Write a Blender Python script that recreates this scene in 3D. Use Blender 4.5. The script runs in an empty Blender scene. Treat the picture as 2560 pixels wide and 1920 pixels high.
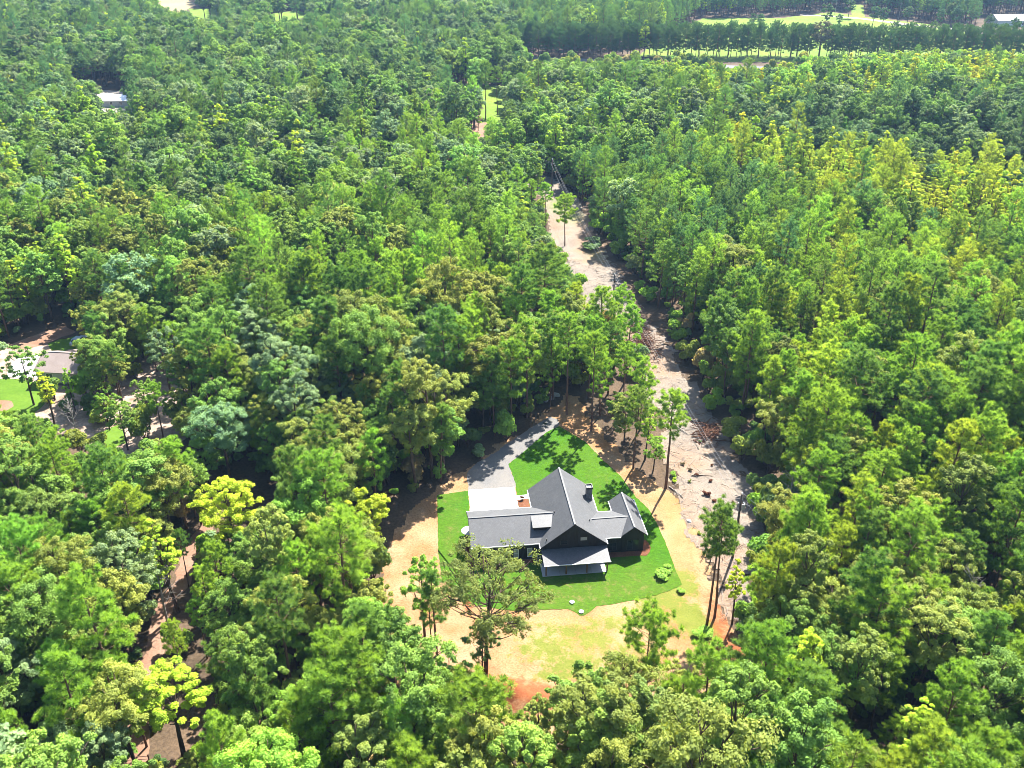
import bpy, bmesh, math, random
import numpy as np

# ------------------------------------------------------------------ camera, sky, sun, exposure
SC = bpy.context.scene
COL = SC.collection
F_PX, TH, ROLL, CAM_H = 2287.42, 0.5022, 0.002, 84.764      # focal length in photo pixels, pitch down, roll, height in metres
SUN_AZ, SUN_EL = math.radians(24.1), math.radians(50.25)     # the sun stands behind the house, a little to the right

cam_data = bpy.data.cameras.new('camera')
cam_data.sensor_fit = 'HORIZONTAL'; cam_data.sensor_width = 36.0
cam_data.lens = 36.0 * F_PX / 2560.0
cam_data.clip_start = 1.0; cam_data.clip_end = 6000.0
cam = bpy.data.objects.new('camera', cam_data); COL.objects.link(cam)
cam.rotation_mode = 'QUATERNION'
from mathutils import Matrix, Vector, Euler
cam.location = (0, 0, CAM_H)
cam.rotation_quaternion = (Matrix.Rotation(math.pi/2 - TH, 3, 'X') @ Matrix.Rotation(ROLL, 3, 'Z')).to_quaternion()
SC.camera = cam

world = bpy.data.worlds.new('World'); SC.world = world; world.use_nodes = True
wn = world.node_tree.nodes; wl = world.node_tree.links; wn.clear()
sky = wn.new('ShaderNodeTexSky'); sky.sky_type = 'NISHITA'; sky.sun_disc = False
sky.sun_elevation = SUN_EL; sky.sun_rotation = SUN_AZ
bg = wn.new('ShaderNodeBackground'); bg.inputs['Strength'].default_value = 0.085
wo = wn.new('ShaderNodeOutputWorld'); wl.new(sky.outputs[0], bg.inputs[0]); wl.new(bg.outputs[0], wo.inputs[0])

sun_data = bpy.data.lights.new('sun', 'SUN'); sun_data.energy = 4.9; sun_data.angle = math.radians(0.5)
sun_data.color = (1.0, 0.955, 0.88)
sun = bpy.data.objects.new('sun', sun_data); COL.objects.link(sun)
sd = Vector((math.sin(SUN_AZ)*math.cos(SUN_EL), math.cos(SUN_AZ)*math.cos(SUN_EL), math.sin(SUN_EL)))
sun.rotation_mode = 'QUATERNION'; sun.rotation_quaternion = sd.to_track_quat('Z', 'Y')
sun.location = (60, 120, 160)

SC.view_settings.view_transform = 'Standard'; SC.view_settings.look = 'None'
SC.view_settings.gamma = 1.0; SC.view_settings.use_curve_mapping = False
SC.view_settings.exposure = 2.15
SC.render.engine = 'CYCLES'
SC.cycles.max_bounces = 5; SC.cycles.diffuse_bounces = 3; SC.cycles.glossy_bounces = 2
SC.cycles.transmission_bounces = 3; SC.cycles.transparent_max_bounces = 4; SC.cycles.volume_bounces = 0
SC.cycles.filter_width = .85; SC.cycles.use_denoising = True; SC.cycles.use_adaptive_sampling = True; SC.cycles.adaptive_threshold = .015
SC.cycles.sample_clamp_indirect = 6.0

rng = np.random.default_rng(11)
R_ = random.Random(5)

# ------------------------------------------------------------------ pixel <-> ground helpers (photo pixels 2560 x 1920)
_c, _s, _cr, _sr = math.cos(TH), math.sin(TH), math.cos(ROLL), math.sin(ROLL)
def at(px, py, z=0.0):
    """the point of the horizontal plane z that photo pixel (px, py) looks at"""
    a, b = np.asarray(px, float)-1280, np.asarray(py, float)-960
    u = a*_cr + b*_sr; v = -a*_sr + b*_cr
    dz = -F_PX*_s - v*_c
    t = (z-CAM_H)/dz
    return u*t, (F_PX*_c - v*_s)*t
def px_of(x, y, z):
    Z = np.asarray(z, float)-CAM_H
    d = y*_c - Z*_s; up = y*_s + Z*_c
    u = F_PX*x/d; v = -F_PX*up/d
    return 1280+u*_cr-v*_sr, 960+u*_sr+v*_cr
def Fq(pts): return [(x*1.15732, y*1.15732) for x, y in pts]           # points read off the 2212-wide view
def Eq(pts): return [(900+.45208*x, 1000+.45208*y) for x, y in pts]    # points read off the yard enlargement
def world_poly(pts, z=0.0): return [tuple(float(c) for c in at(x, y, z)) for x, y in pts]
def inside(X, Y, poly):
    X = np.asarray(X); Y = np.asarray(Y); r = np.zeros(X.shape, bool); n = len(poly); j = n-1
    for i in range(n):
        xi, yi = poly[i]; xj, yj = poly[j]
        if yi != yj:
            c = ((yi > Y) != (yj > Y)) & (X < (xj-xi)*(Y-yi)/(yj-yi)+xi)
            r ^= c
        j = i
    return r

# ------------------------------------------------------------------ object helpers
def tag(o, label=None, cat=None, group=None, kind=None):
    if label: o['label'] = label
    if cat: o['category'] = cat
    if group: o['group'] = group
    if kind: o['kind'] = kind
    return o
def link(name, data, parent=None):
    o = bpy.data.objects.new(name, data); COL.objects.link(o)
    if parent is not None: o.parent = parent
    return o
def empty(name, loc=(0,0,0), rz=0.0):
    o = link(name, None); o.location = loc; o.rotation_euler = (0,0,rz); o.empty_display_size = .3
    return o
def pymesh(name, V, Fs, mat=None, smooth=False):
    m = bpy.data.meshes.new(name); m.from_pydata([tuple(v) for v in V], [], [tuple(f) for f in Fs])
    if mat: m.materials.append(mat)
    if smooth: m.polygons.foreach_set('use_smooth', [True]*len(m.polygons))
    m.update(); return m
def npmesh(name, V, quads=None, tris=None, mat=None, matidx=None, mats=None):
    """mesh from numpy arrays, quads (n,4) then tris (n,3)"""
    V = np.asarray(V, np.float32); m = bpy.data.meshes.new(name)
    q = np.zeros((0,4), np.int32) if quads is None or len(quads) == 0 else np.asarray(quads, np.int32)
    t = np.zeros((0,3), np.int32) if tris is None or len(tris) == 0 else np.asarray(tris, np.int32)
    m.vertices.add(len(V)); m.vertices.foreach_set('co', V.ravel())
    m.loops.add(q.size+t.size); m.loops.foreach_set('vertex_index', np.concatenate([q.ravel(), t.ravel()]))
    m.polygons.add(len(q)+len(t))
    st = np.concatenate([np.arange(len(q))*4, len(q)*4+np.arange(len(t))*3]).astype(np.int32)
    m.polygons.foreach_set('loop_start', st)
    if mats:
        for k in mats: m.materials.append(k)
    elif mat: m.materials.append(mat)
    if matidx is not None: m.polygons.foreach_set('material_index', np.asarray(matidx, np.int32))
    m.update(calc_edges=True); m.validate()
    return m
class MB:
    """collects boxes, prisms and tubes into one mesh"""
    def __init__(s): s.V = []; s.F = []
    def add(s, V, Fs):
        o = len(s.V); s.V += [tuple(v) for v in V]; s.F += [tuple(i+o for i in f) for f in Fs]; return s
    def box(s, x0, x1, y0, y1, z0, z1):
        return s.add([(x0,y0,z0),(x1,y0,z0),(x1,y1,z0),(x0,y1,z0),(x0,y0,z1),(x1,y0,z1),(x1,y1,z1),(x0,y1,z1)],
                     [(3,2,1,0),(4,5,6,7),(0,1,5,4),(1,2,6,5),(2,3,7,6),(3,0,4,7)])
    def prism(s, poly, d):
        """closed polygon (3-D points) pushed by vector d"""
        n = len(poly); top = [tuple(np.add(p, d)) for p in poly]
        return s.add(list(poly)+top, [tuple(range(n))[::-1], tuple(range(n, 2*n))]+[(i, (i+1) % n, n+(i+1) % n, n+i) for i in range(n)])
    def tube(s, pts, rad, n=8, cap=True):
        V, Q = tube_np(np.array(pts, float), np.array(rad, float)*np.ones(len(pts)), n)
        s.add(V.tolist(), Q.tolist())
        if cap:
            k = len(s.V)-len(V); s.F.append(tuple(range(k+n-1, k-1, -1))); e = k+len(V)-n; s.F.append(tuple(range(e, e+n)))
        return s
    def build(s, name, mat, parent=None, smooth=False):
        me = pymesh(name, s.V, s.F, mat, smooth); bm = bmesh.new(); bm.from_mesh(me); bmesh.ops.recalc_face_normals(bm, faces=bm.faces[:]); bm.to_mesh(me); bm.free()
        return link(name, me, parent)
def tube_np(P, r, n=6):
    k = len(P); T = np.gradient(P, axis=0); T /= np.linalg.norm(T, axis=1)[:, None]+1e-9
    ref = np.where(np.abs(T[:, 2:3]) > .9, np.array([[1., 0, 0]]), np.array([[0, 0, 1.]]))
    A = np.cross(T, ref); A /= np.linalg.norm(A, axis=1)[:, None]+1e-9; B = np.cross(T, A)
    a = np.arange(n)*2*math.pi/n
    V = P[:, None, :]+r[:, None, None]*(np.cos(a)[None, :, None]*A[:, None, :]+np.sin(a)[None, :, None]*B[:, None, :])
    i = np.arange(k-1)[:, None]*n; j = np.arange(n)[None, :]; j2 = (j+1) % n
    Q = np.stack([i+j, i+j2, i+n+j2, i+n+j], -1).reshape(-1, 4)
    return V.reshape(-1, 3), Q

# ------------------------------------------------------------------ materials
def new_mat(name):
    m = bpy.data.materials.new(name); m.use_nodes = True; nt = m.node_tree; nt.nodes.clear()
    out = nt.nodes.new('ShaderNodeOutputMaterial'); return m, nt, out
def N(nt, typ, **kw):
    n = nt.nodes.new(typ)
    for k, v in kw.items(): setattr(n, k, v)
    return n
def coords(nt, sc=(1,1,1)):
    tc = N(nt, 'ShaderNodeTexCoord'); mp = N(nt, 'ShaderNodeMapping'); mp.inputs['Scale'].default_value = sc
    nt.links.new(tc.outputs['Object'], mp.inputs[0]); return mp.outputs[0]
def noise(nt, co, scale, detail=3, rough=.55):
    n = N(nt, 'ShaderNodeTexNoise'); n.inputs['Scale'].default_value = scale; n.inputs['Detail'].default_value = detail
    n.inputs['Roughness'].default_value = rough; nt.links.new(co, n.inputs['Vector']); return n.outputs['Fac']
def ramp(nt, fac, stops):
    r = N(nt, 'ShaderNodeValToRGB'); e = r.color_ramp.elements
    while len(e) < len(stops): e.new(.5)
    for k, (p, c) in enumerate(stops): e[k].position = p; e[k].color = (*c, 1) if len(c) == 3 else c
    nt.links.new(fac, r.inputs[0]); return r.outputs[0]
def mixc(nt, fac, a, b, mode='MIX'):
    m = N(nt, 'ShaderNodeMix', data_type='RGBA', blend_type=mode)
    if isinstance(fac, (int, float)): m.inputs[0].default_value = fac
    else: nt.links.new(fac, m.inputs[0])
    for i, v in ((6, a), (7, b)):
        if isinstance(v, tuple): m.inputs[i].default_value = (*v, 1)
        else: nt.links.new(v, m.inputs[i])
    return m.outputs[2]
def mathn(nt, op, a, b, clamp=False):
    m = N(nt, 'ShaderNodeMath', operation=op, use_clamp=clamp)
    for i, v in ((0, a), (1, b)):
        if isinstance(v, (int, float)): m.inputs[i].default_value = v
        else: nt.links.new(v, m.inputs[i])
    return m.outputs[0]
def finish(nt, out, col, rough=.85, spec=.3, bump=None, bstr=.3, bdist=.05, metal=0):
    p = N(nt, 'ShaderNodeBsdfPrincipled'); p.inputs['Roughness'].default_value = rough
    p.inputs['Specular IOR Level'].default_value = spec; p.inputs['Metallic'].default_value = metal
    if isinstance(col, tuple): p.inputs['Base Color'].default_value = (*col, 1)
    else: nt.links.new(col, p.inputs['Base Color'])
    if bump is not None:
        b = N(nt, 'ShaderNodeBump'); b.inputs['Strength'].default_value = bstr; b.inputs['Distance'].default_value = bdist
        nt.links.new(bump, b.inputs['Height']); nt.links.new(b.outputs[0], p.inputs['Normal'])
    nt.links.new(p.outputs[0], out.inputs[0]); return p
def grain(name, lo, hi, scale=3., big=.25, contrast=.25, rough=.85, spec=.3, bstr=.3, bdist=.05, stretch=(1,1,1), metal=0):
    """two-scale noise between two colours, with fine relief"""
    m, nt, out = new_mat(name); co = coords(nt, stretch)
    k = 1. if name in KEEP_ALBEDO else .68
    lo = tuple(c*k for c in lo); hi = tuple(c*k for c in hi)
    a = noise(nt, co, big, 4); b = noise(nt, co, scale, 4, .7)
    c = ramp(nt, a, [(.3, lo), (.7, hi)])
    g = ramp(nt, b, [(.25, (1-contrast,)*3), (.75, (1+contrast,)*3)])
    finish(nt, out, mixc(nt, 1.0, c, g, 'MULTIPLY'), rough, spec, b, bstr, bdist, metal); return m
KEEP_ALBEDO = ('pale concrete', 'white painted trim', 'white rock', 'white metal roof', 'tree bark', 'pine bark', 'sandy yard')
M = {}
M['floor'] = grain('forest floor litter', (.075,.055,.034), (.155,.105,.068), 2.2, .12, .45, .95, .1, .6, .15)
M['concrete'] = grain('pale concrete', (.60,.59,.575), (.68,.67,.655), 5, .4, .05, .8, .3, .1, .01)
M['porch_concrete'] = grain('porch concrete', (.52,.52,.53), (.60,.60,.60), 5, .4, .06, .8, .3, .1, .01)
M['gravel'] = grain('grey gravel', (.175,.172,.172), (.25,.23,.205), 9, .22, .32, .95, .2, .8, .06)
M['mulch'] = grain('brown mulch', (.15,.06,.032), (.23,.10,.052), 8, .6, .4, .95, .1, .8, .06)
M['asphalt'] = grain('worn asphalt road', (.14,.14,.145), (.18,.18,.18), 2, .05, .1, .9)
M['pale_dirt'] = grain('pale dirt road', (.40,.345,.29), (.48,.43,.36), 1.2, .05, .12, .95, .1)
M['bark'] = grain('tree bark', (.055,.036,.026), (.125,.085,.062), 5, 1.2, .4, .95, .1, .8, .04, (1,1,.35))
M['pine_bark'] = grain('pine bark', (.10,.055,.038), (.19,.11,.08), 5, 1.2, .4, .95, .1, .8, .04, (1,1,.35))
M['dead_wood'] = grain('grey dead wood', (.30,.26,.23), (.46,.42,.38), 6, 1., .3, .95, .1, .5, .03)
M['brown_brush'] = grain('brown dead brush', (.12,.06,.035), (.22,.11,.07), 5, 1., .3, .95, .1, .5, .03)
M['siding'] = grain('near black siding', (.014,.0155,.018), (.022,.024,.027), 6, .7, .2, .7, .3, .1, .01)
M['white'] = grain('white painted trim', (.70,.71,.72), (.78,.78,.79), 5, .8, .03, .5, .4, .05, .005)
M['drip'] = grain('pale metal gutter', (.60,.61,.62), (.70,.70,.71), 5, .8, .05, .45, .5, .05, .005)
M['black_metal'] = grain('black metal', (.012,.012,.013), (.02,.02,.02), 6, 1, .2, .45, .5, .05, .005)
M['dark_trim'] = grain('black trim', (.010,.010,.011), (.016,.016,.017), 6, 1, .2, .6, .3, .05, .005)
M['post_wood'] = grain('stained wooden post', (.20,.115,.055), (.28,.165,.085), 7, 1, .25, .8, .2, .3, .02, (1,1,.25))
M['tan_door'] = grain('tan wooden door', (.20,.15,.10), (.27,.20,.14), 6, .8, .15, .7, .3, .1, .01)
M['pole_wood'] = grain('weathered pole wood', (.13,.10,.085), (.20,.155,.13), 5, .8, .25, .9, .1, .4, .02, (1,1,.2))
M['wire'] = grain('weathered grey wire', (.34,.34,.35), (.40,.40,.41), 5, 1, .05, .6, .3, 0, .001)
M['rock'] = grain('pale grey boulder', (.36,.34,.32), (.55,.53,.50), 3, .8, .25, .9, .2, .7, .06)
M['white_rock'] = grain('white rock', (.68,.67,.65), (.78,.77,.76), 3, .8, .08, .9, .2, .3, .04)
M['stone'] = grain('grey chimney stone', (.15,.145,.14), (.26,.245,.235), 7, 1.5, .35, .9, .2, .7, .05)
M['blind'] = grain('white window blind', (.38,.42,.42), (.46,.50,.50), 4, .6, .06, .35, .5, .05, .005, (1,1,9))
M['lid'] = grain('pale green plastic lid', (.62,.76,.72), (.70,.82,.78), 4, .8, .05, .5, .4, .05, .005)
M['pink_roof'] = grain('faded pinkish shingle', (.30,.24,.215), (.36,.295,.27), 8, .5, .2, .9, .2, .4, .02)
M['white_siding'] = grain('pale siding', (.55,.62,.62), (.63,.69,.69), 4, .5, .04, .7, .3, .2, .01, (.2,.2,8))
M['brick'] = grain('grey brick skirt', (.13,.14,.16), (.18,.19,.21), 8, .8, .2, .9, .2, .3, .02)
M['white_metal_roof'] = grain('white metal roof', (.70,.71,.73), (.79,.80,.81), 3, .2, .06, .5, .4, .1, .02)
M['barn_roof'] = grain('pale pinkish metal roof', (.50,.47,.48), (.58,.55,.55), 3, .2, .06, .55, .4, .1, .02)
M['car_paint'] = grain('pale blue car paint', (.52,.60,.70), (.58,.66,.76), 4, .6, .02, .25, .6, 0, .001)
M['rubber'] = grain('black rubber', (.015,.015,.015), (.025,.025,.025), 6, 1, .2, .8, .2, .1, .01)
M['gate_metal'] = grain('rusty brown pipe', (.13,.06,.04), (.20,.10,.065), 6, 1, .25, .8, .3, .2, .01)
M['grey_plastic'] = grain('light grey cabinet', (.45,.46,.47), (.52,.53,.53), 5, 1, .06, .6, .4, .05, .005)
M['tan_field'] = grain('dry tan field', (.32,.24,.13), (.38,.31,.18), .5, .02, .12, .95, .1)
M['meadow'] = grain('bright meadow', (.13,.23,.022), (.21,.29,.036), .6, .03, .22, .95, .1, .4, .1)
M['neigh_lawn'] = grain('neighbour lawn', (.085,.18,.015), (.13,.23,.025), 1.5, .15, .2, .95, .1, .4, .05)

def glass_mat():
    m, nt, out = new_mat('dark window glass')
    co = coords(nt); a = noise(nt, co, .8, 2)
    finish(nt, out, ramp(nt, a, [(.3, (.012,.016,.02)), (.7, (.03,.036,.04))]), .06, .6); return m
M['glass'] = glass_mat()

def shingle_mat():
    m, nt, out = new_mat('charcoal asphalt shingles'); co = coords(nt)
    a = noise(nt, co, .5, 3); b = noise(nt, co, 11, 2, .8)
    w = N(nt, 'ShaderNodeTexVoronoi'); w.inputs['Scale'].default_value = 3.2; nt.links.new(co, w.inputs['Vector'])
    base = ramp(nt, a, [(.3, (.060,.062,.066)), (.7, (.072,.074,.078))])
    base = mixc(nt, 1., base, ramp(nt, b, [(.3, (.72,.72,.72)), (.58, (1.,1.,1.)), (.74, (1.55,1.55,1.55))]), 'MULTIPLY')
    bw = N(nt, 'ShaderNodeRGBToBW'); nt.links.new(w.outputs['Color'], bw.inputs[0])
    base = mixc(nt, 1., base, ramp(nt, bw.outputs[0], [(.1, (.90,.90,.90)), (.9, (1.12,1.12,1.12))]), 'MULTIPLY')
    finish(nt, out, base, .62, .5, b, .35, .02); return m
M['shingle'] = shingle_mat()

def batten_mat():
    m, nt, out = new_mat('charcoal board and batten siding'); co = coords(nt)
    wv = N(nt, 'ShaderNodeTexWave', wave_type='BANDS', bands_direction='X'); wv.inputs['Scale'].default_value = .78
    wv.inputs['Distortion'].default_value = 0; nt.links.new(co, wv.inputs['Vector'])
    a = noise(nt, co, 1.5, 3)
    finish(nt, out, ramp(nt, a, [(.3, (.009,.010,.012)), (.7, (.014,.015,.017))]), .65, .35, wv.outputs['Fac'], .5, .03); return m
M['batten'] = batten_mat()

def lawn_mat():
    m, nt, out = new_mat('new sod lawn'); co = coords(nt)
    a = noise(nt, co, .09, 3); b = noise(nt, co, 3.5, 5, .75); c = noise(nt, co, .8, 5, .7)
    br = N(nt, 'ShaderNodeTexBrick'); br.inputs['Scale'].default_value = .9; br.inputs['Mortar Size'].default_value = .012
    br.inputs['Color1'].default_value = (.85,.85,.85,1); br.inputs['Color2'].default_value = (1.12,1.12,1.12,1); br.inputs['Mortar'].default_value = (.9,.88,.8,1)
    nt.links.new(co, br.inputs['Vector'])
    col = ramp(nt, a, [(.35, (.034,.106,.0045)), (.65, (.052,.116,.007))])
    col = mixc(nt, 1., col, br.outputs['Color'], 'MULTIPLY')
    col = mixc(nt, 1., col, ramp(nt, b, [(.32, (.70,.74,.7)), (.68, (1.22,1.18,1.2))]), 'MULTIPLY')
    at_ = N(nt, 'ShaderNodeAttribute'); at_.attribute_name = 'dry'
    f = mathn(nt, 'MULTIPLY', at_.outputs['Fac'], ramp(nt, c, [(.52, (0,0,0)), (.68, (1,1,1))]))
    col = mixc(nt, f, col, (.165,.12,.05))
    f2 = mathn(nt, 'MULTIPLY', at_.outputs['Fac'], .34)
    col = mixc(nt, f2, col, (.08,.092,.016))
    finish(nt, out, col, .95, .08, b, .8, .06); return m
M['lawn'] = lawn_mat()

def dirt_mat():
    """graded orange soil under straw; point attributes carry where grass came up and where red clay lies open"""
    m, nt, out = new_mat('straw covered orange soil'); co = coords(nt)
    a = noise(nt, co, .16, 4); b = noise(nt, co, 4.5, 5, .8); c = noise(nt, co, .9, 5, .75); s = noise(nt, coords(nt, (1, 3.2, 1)), 3., 4, .75)
    col = ramp(nt, a, [(.3, (.230,.112,.044)), (.5, (.275,.162,.083)), (.7, (.310,.208,.122))])
    col = mixc(nt, 1., col, ramp(nt, b, [(.30, (.42,.35,.30)), (.47, (1,1,1)), (.72, (1.28,1.32,1.36))]), 'MULTIPLY')
    col = mixc(nt, 1., col, ramp(nt, s, [(.34, (.74,.69,.62)), (.66, (1.14,1.16,1.18))]), 'MULTIPLY')
    g = N(nt, 'ShaderNodeAttribute'); g.attribute_name = 'grass'
    f = mathn(nt, 'ADD', g.outputs['Fac'], mathn(nt, 'MULTIPLY', mathn(nt, 'SUBTRACT', c, .5), 2.2))
    f = mathn(nt, 'MULTIPLY', ramp(nt, f, [(.34, (0,0,0)), (.66, (1,1,1))]), .95)
    gc = ramp(nt, b, [(.3, (.060,.105,.009)), (.7, (.150,.165,.028))])
    col = mixc(nt, f, col, gc)
    y = N(nt, 'ShaderNodeAttribute'); y.attribute_name = 'yellow'
    col = mixc(nt, mathn(nt, 'MULTIPLY', y.outputs['Fac'], .40), col, (.25,.195,.06))
    r = N(nt, 'ShaderNodeAttribute'); r.attribute_name = 'red'
    f = mathn(nt, 'ADD', r.outputs['Fac'], mathn(nt, 'MULTIPLY', mathn(nt, 'SUBTRACT', c, .5), 1.3))
    col = mixc(nt, ramp(nt, f, [(.3, (0,0,0)), (.75, (1,1,1))]), col, ramp(nt, b, [(.3, (.15,.044,.017)), (.7, (.25,.088,.037))]))
    finish(nt, out, col, .95, .08, b, .9, .10); return m
M['dirt'] = dirt_mat()

def debris_mat():
    m, nt, out = new_mat('cleared strip with wood chips'); co = coords(nt)
    a = noise(nt, co, .14, 4); b = noise(nt, co, 5., 5, .85); s = noise(nt, coords(nt, (3.4, 1, 1)), 2.6, 4, .8); s2 = noise(nt, coords(nt, (1, 3.6, 1)), 2.2, 4, .8)
    col = ramp(nt, a, [(.32, (.160,.138,.116)), (.52, (.212,.185,.152)), (.72, (.230,.168,.112))])
    col = mixc(nt, 1., col, ramp(nt, b, [(.32, (.34,.31,.30)), (.48, (1,1,1)), (.70, (1.4,1.4,1.4))]), 'MULTIPLY')
    col = mixc(nt, 1., col, ramp(nt, s, [(.3, (.7,.68,.68)), (.72, (1.2,1.2,1.2))]), 'MULTIPLY')
    col = mixc(nt, 1., col, ramp(nt, s2, [(.3, (.78,.76,.75)), (.72, (1.16,1.16,1.16))]), 'MULTIPLY')
    r = N(nt, 'ShaderNodeAttribute'); r.attribute_name = 'red'
    col = mixc(nt, mathn(nt, 'MULTIPLY', r.outputs['Fac'], .8), col, ramp(nt, b, [(.3, (.20,.095,.040)), (.7, (.28,.16,.08))]))
    g = N(nt, 'ShaderNodeAttribute'); g.attribute_name = 'grass'
    col = mixc(nt, mathn(nt, 'MULTIPLY', g.outputs['Fac'], .8), col, ramp(nt, b, [(.3, (.07,.125,.012)), (.7, (.19,.215,.036))]))
    finish(nt, out, col, .95, .08, b, .9, .10); return m
M['debris'] = debris_mat()

def leaf_mat(name, transl, gloss, fine):
    m, nt, out = new_mat(name)
    t = N(nt, 'ShaderNodeAttribute', attribute_type='INSTANCER'); t.attribute_name = 'tint'
    co = coords(nt); a = noise(nt, co, .55, 2); b = noise(nt, co, fine, 2, .7)
    col = mixc(nt, 1., t.outputs['Color'], ramp(nt, a, [(.28, (.74,.80,.88)), (.72, (1.24,1.18,1.05))]), 'MULTIPLY')
    col = mixc(nt, 1., col, ramp(nt, b, [(.25, (.74,.78,.8)), (.75, (1.28,1.22,1.15))]), 'MULTIPLY')
    d = N(nt, 'ShaderNodeBsdfPrincipled'); d.inputs['Roughness'].default_value = .65; d.inputs['Specular IOR Level'].default_value = gloss
    nt.links.new(col, d.inputs['Base Color'])
    tr = N(nt, 'ShaderNodeBsdfTranslucent'); nt.links.new(mixc(nt, 1., col, (1.35,1.25,.6), 'MULTIPLY'), tr.inputs[0])
    mx = N(nt, 'ShaderNodeMixShader'); mx.inputs[0].default_value = transl
    nt.links.new(d.outputs[0], mx.inputs[1]); nt.links.new(tr.outputs[0], mx.inputs[2]); nt.links.new(mx.outputs[0], out.inputs[0]); return m
M['leaf'] = leaf_mat('broad leaves', .45, .12, 2.5)
M['needle'] = leaf_mat('pine needles', .42, .12, 2.5)

# ------------------------------------------------------------------ the ground and its sheets
def sheet(name, px_poly, z, mat, jitter=0., step=1.0, kind='structure', world=None, label=None, cat=None):
    P = world if world is not None else world_poly(px_poly)
    out = []
    for i in range(len(P)):
        a = np.array(P[i]); b = np.array(P[(i+1) % len(P)]); n = max(1, int(np.linalg.norm(b-a)/step)) if jitter else 1
        for k in range(n):
            p = a+(b-a)*k/n
            if jitter and k: p = p+rng.normal(0, jitter, 2)
            out.append((p[0], p[1], z))
    bm = bmesh.new(); f = bm.faces.new([bm.verts.new(v) for v in out]); bm.normal_update()
    if f.normal.z < 0: f.normal_flip()
    bmesh.ops.triangulate(bm, faces=bm.faces[:])
    me = bpy.data.meshes.new(name); bm.to_mesh(me); bm.free(); me.materials.append(mat)
    o = link(name, me); tag(o, label, cat, kind=kind); return o

me = pymesh('ground', [(-1100,-60,0),(1100,-60,0),(1100,1500,0),(-1100,1500,0)], [(0,1,2,3)], M['floor'])
tag(link('ground', me), 'brown forest floor of leaf litter under the woods', kind='structure')

def smooth_noise(X, Y, s, seed):
    r = np.random.default_rng(seed); g = r.random((64, 64)); x = X/s; y = Y/s
    xi = np.floor(x).astype(int); yi = np.floor(y).astype(int); fx = x-xi; fy = y-yi
    fx = fx*fx*(3-2*fx); fy = fy*fy*(3-2*fy); w = lambda a, b: g[a % 64, b % 64]
    return (w(xi, yi)*(1-fx)+w(xi+1, yi)*fx)*(1-fy)+(w(xi, yi+1)*(1-fx)+w(xi+1, yi+1)*fx)*fy
def patch(name, px_poly, z, mat, cell, attrs, height=None, label=None, edge=1.2):
    """ground sheet of small cells with a ragged edge, per-point attributes and real relief"""
    W = world_poly(px_poly); xs = [p[0] for p in W]; ys = [p[1] for p in W]
    gx = np.arange(min(xs)-1, max(xs)+1, cell); gy = np.arange(min(ys)-1, max(ys)+1, cell)
    X, Y = np.meshgrid(gx, gy)
    wx = X+(smooth_noise(X, Y, 1.7, 3)-.5)*edge*2; wy = Y+(smooth_noise(X, Y, 1.9, 4)-.5)*edge*2
    I = inside(wx, wy, W)
    keep = I[:-1, :-1] & I[1:, :-1] & I[:-1, 1:] & I[1:, 1:]
    Z = np.full(X.shape, z, float)
    if height is not None: Z = Z+np.maximum(0, height(X, Y))
    n = X.shape[1]; a, b = np.nonzero(keep); k = a*n+b
    Q = np.stack([k, k+1, k+n+1, k+n], -1); used = np.unique(Q); mp = np.zeros(X.size, int); mp[used] = np.arange(len(used))
    jx = X+rng.normal(0, cell*.14, X.shape); jy = Y+rng.normal(0, cell*.14, Y.shape)
    me = npmesh(name, np.stack([jx.ravel()[used], jy.ravel()[used], Z.ravel()[used]], -1), mp[Q], mat=mat)
    for an, fn in attrs.items():
        v = np.clip(fn(X, Y), 0, 1).ravel()[used].astype(np.float32)
        me.attributes.new(an, 'FLOAT', 'POINT').data.foreach_set('value', v)
    me.polygons.foreach_set('use_smooth', [True]*len(me.polygons))
    o = link(name, me); tag(o, label, kind='structure'); return o
def blobs(lst):
    """soft spots: (px, py, radius x in m, radius y in m, strength)"""
    L = [(*[float(c) for c in at(px, py)], a, b, s) for px, py, a, b, s in lst]
    def fn(X, Y):
        r = np.zeros(X.shape)
        for x, y, a, b, s in L: r = np.maximum(r, s*np.exp(-(((X-x)/a)**2+((Y-y)/b)**2)))
        return r
    return fn

P_LAWN = Eq([(1100,145),(1250,235),(1330,320),(1440,420),(1520,530),(1600,610),(1650,700),(1690,790),(1740,930),(1782,1022),(1700,1060),(1600,1090),(1400,1130),(1310,1140),(1270,1175),(1240,1192),(1215,1194),(1185,1172),(1150,1157),(970,1160)]) \
    + [(1277,1527),(1190,1515),(1136,1480),(1104,1445),(1095,1374)] + Eq([(432,840),(428,525),(598,503)]) + Eq([(602,560),(608,640),(880,640),(868,525),(862,480),(850,430),(820,355),(880,310),(960,240),(1030,180)])
P_DIRT = Eq([(1190,-20),(1290,120),(1420,270),(1520,380),(1620,450),(1700,480),(1790,560),(1840,630),(1860,700),(1895,800),(1935,900),(1955,1000),(2000,1080),(2010,1180),(2075,1240),(2130,1330),(2180,1480)]) \
    + [(1900,1720),(1800,1800),(1640,1840),(1420,1850),(1230,1830),(1050,1760),(960,1690),(930,1600)] + Eq([(100,1180),(110,1000),(140,830),(220,690),(260,600),(420,470),(590,370),(740,270),(900,170),(1000,90),(1080,20),(1130,-40)])
P_GRAVEL = Eq([(600,502),(592,440),(590,420),(602,390),(650,345),(740,297),(830,230),(900,185),(985,130),(1050,92),(1095,108),(1102,140),(1032,183),(962,243),(882,313),(822,357),(852,432),(864,482)])
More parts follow.
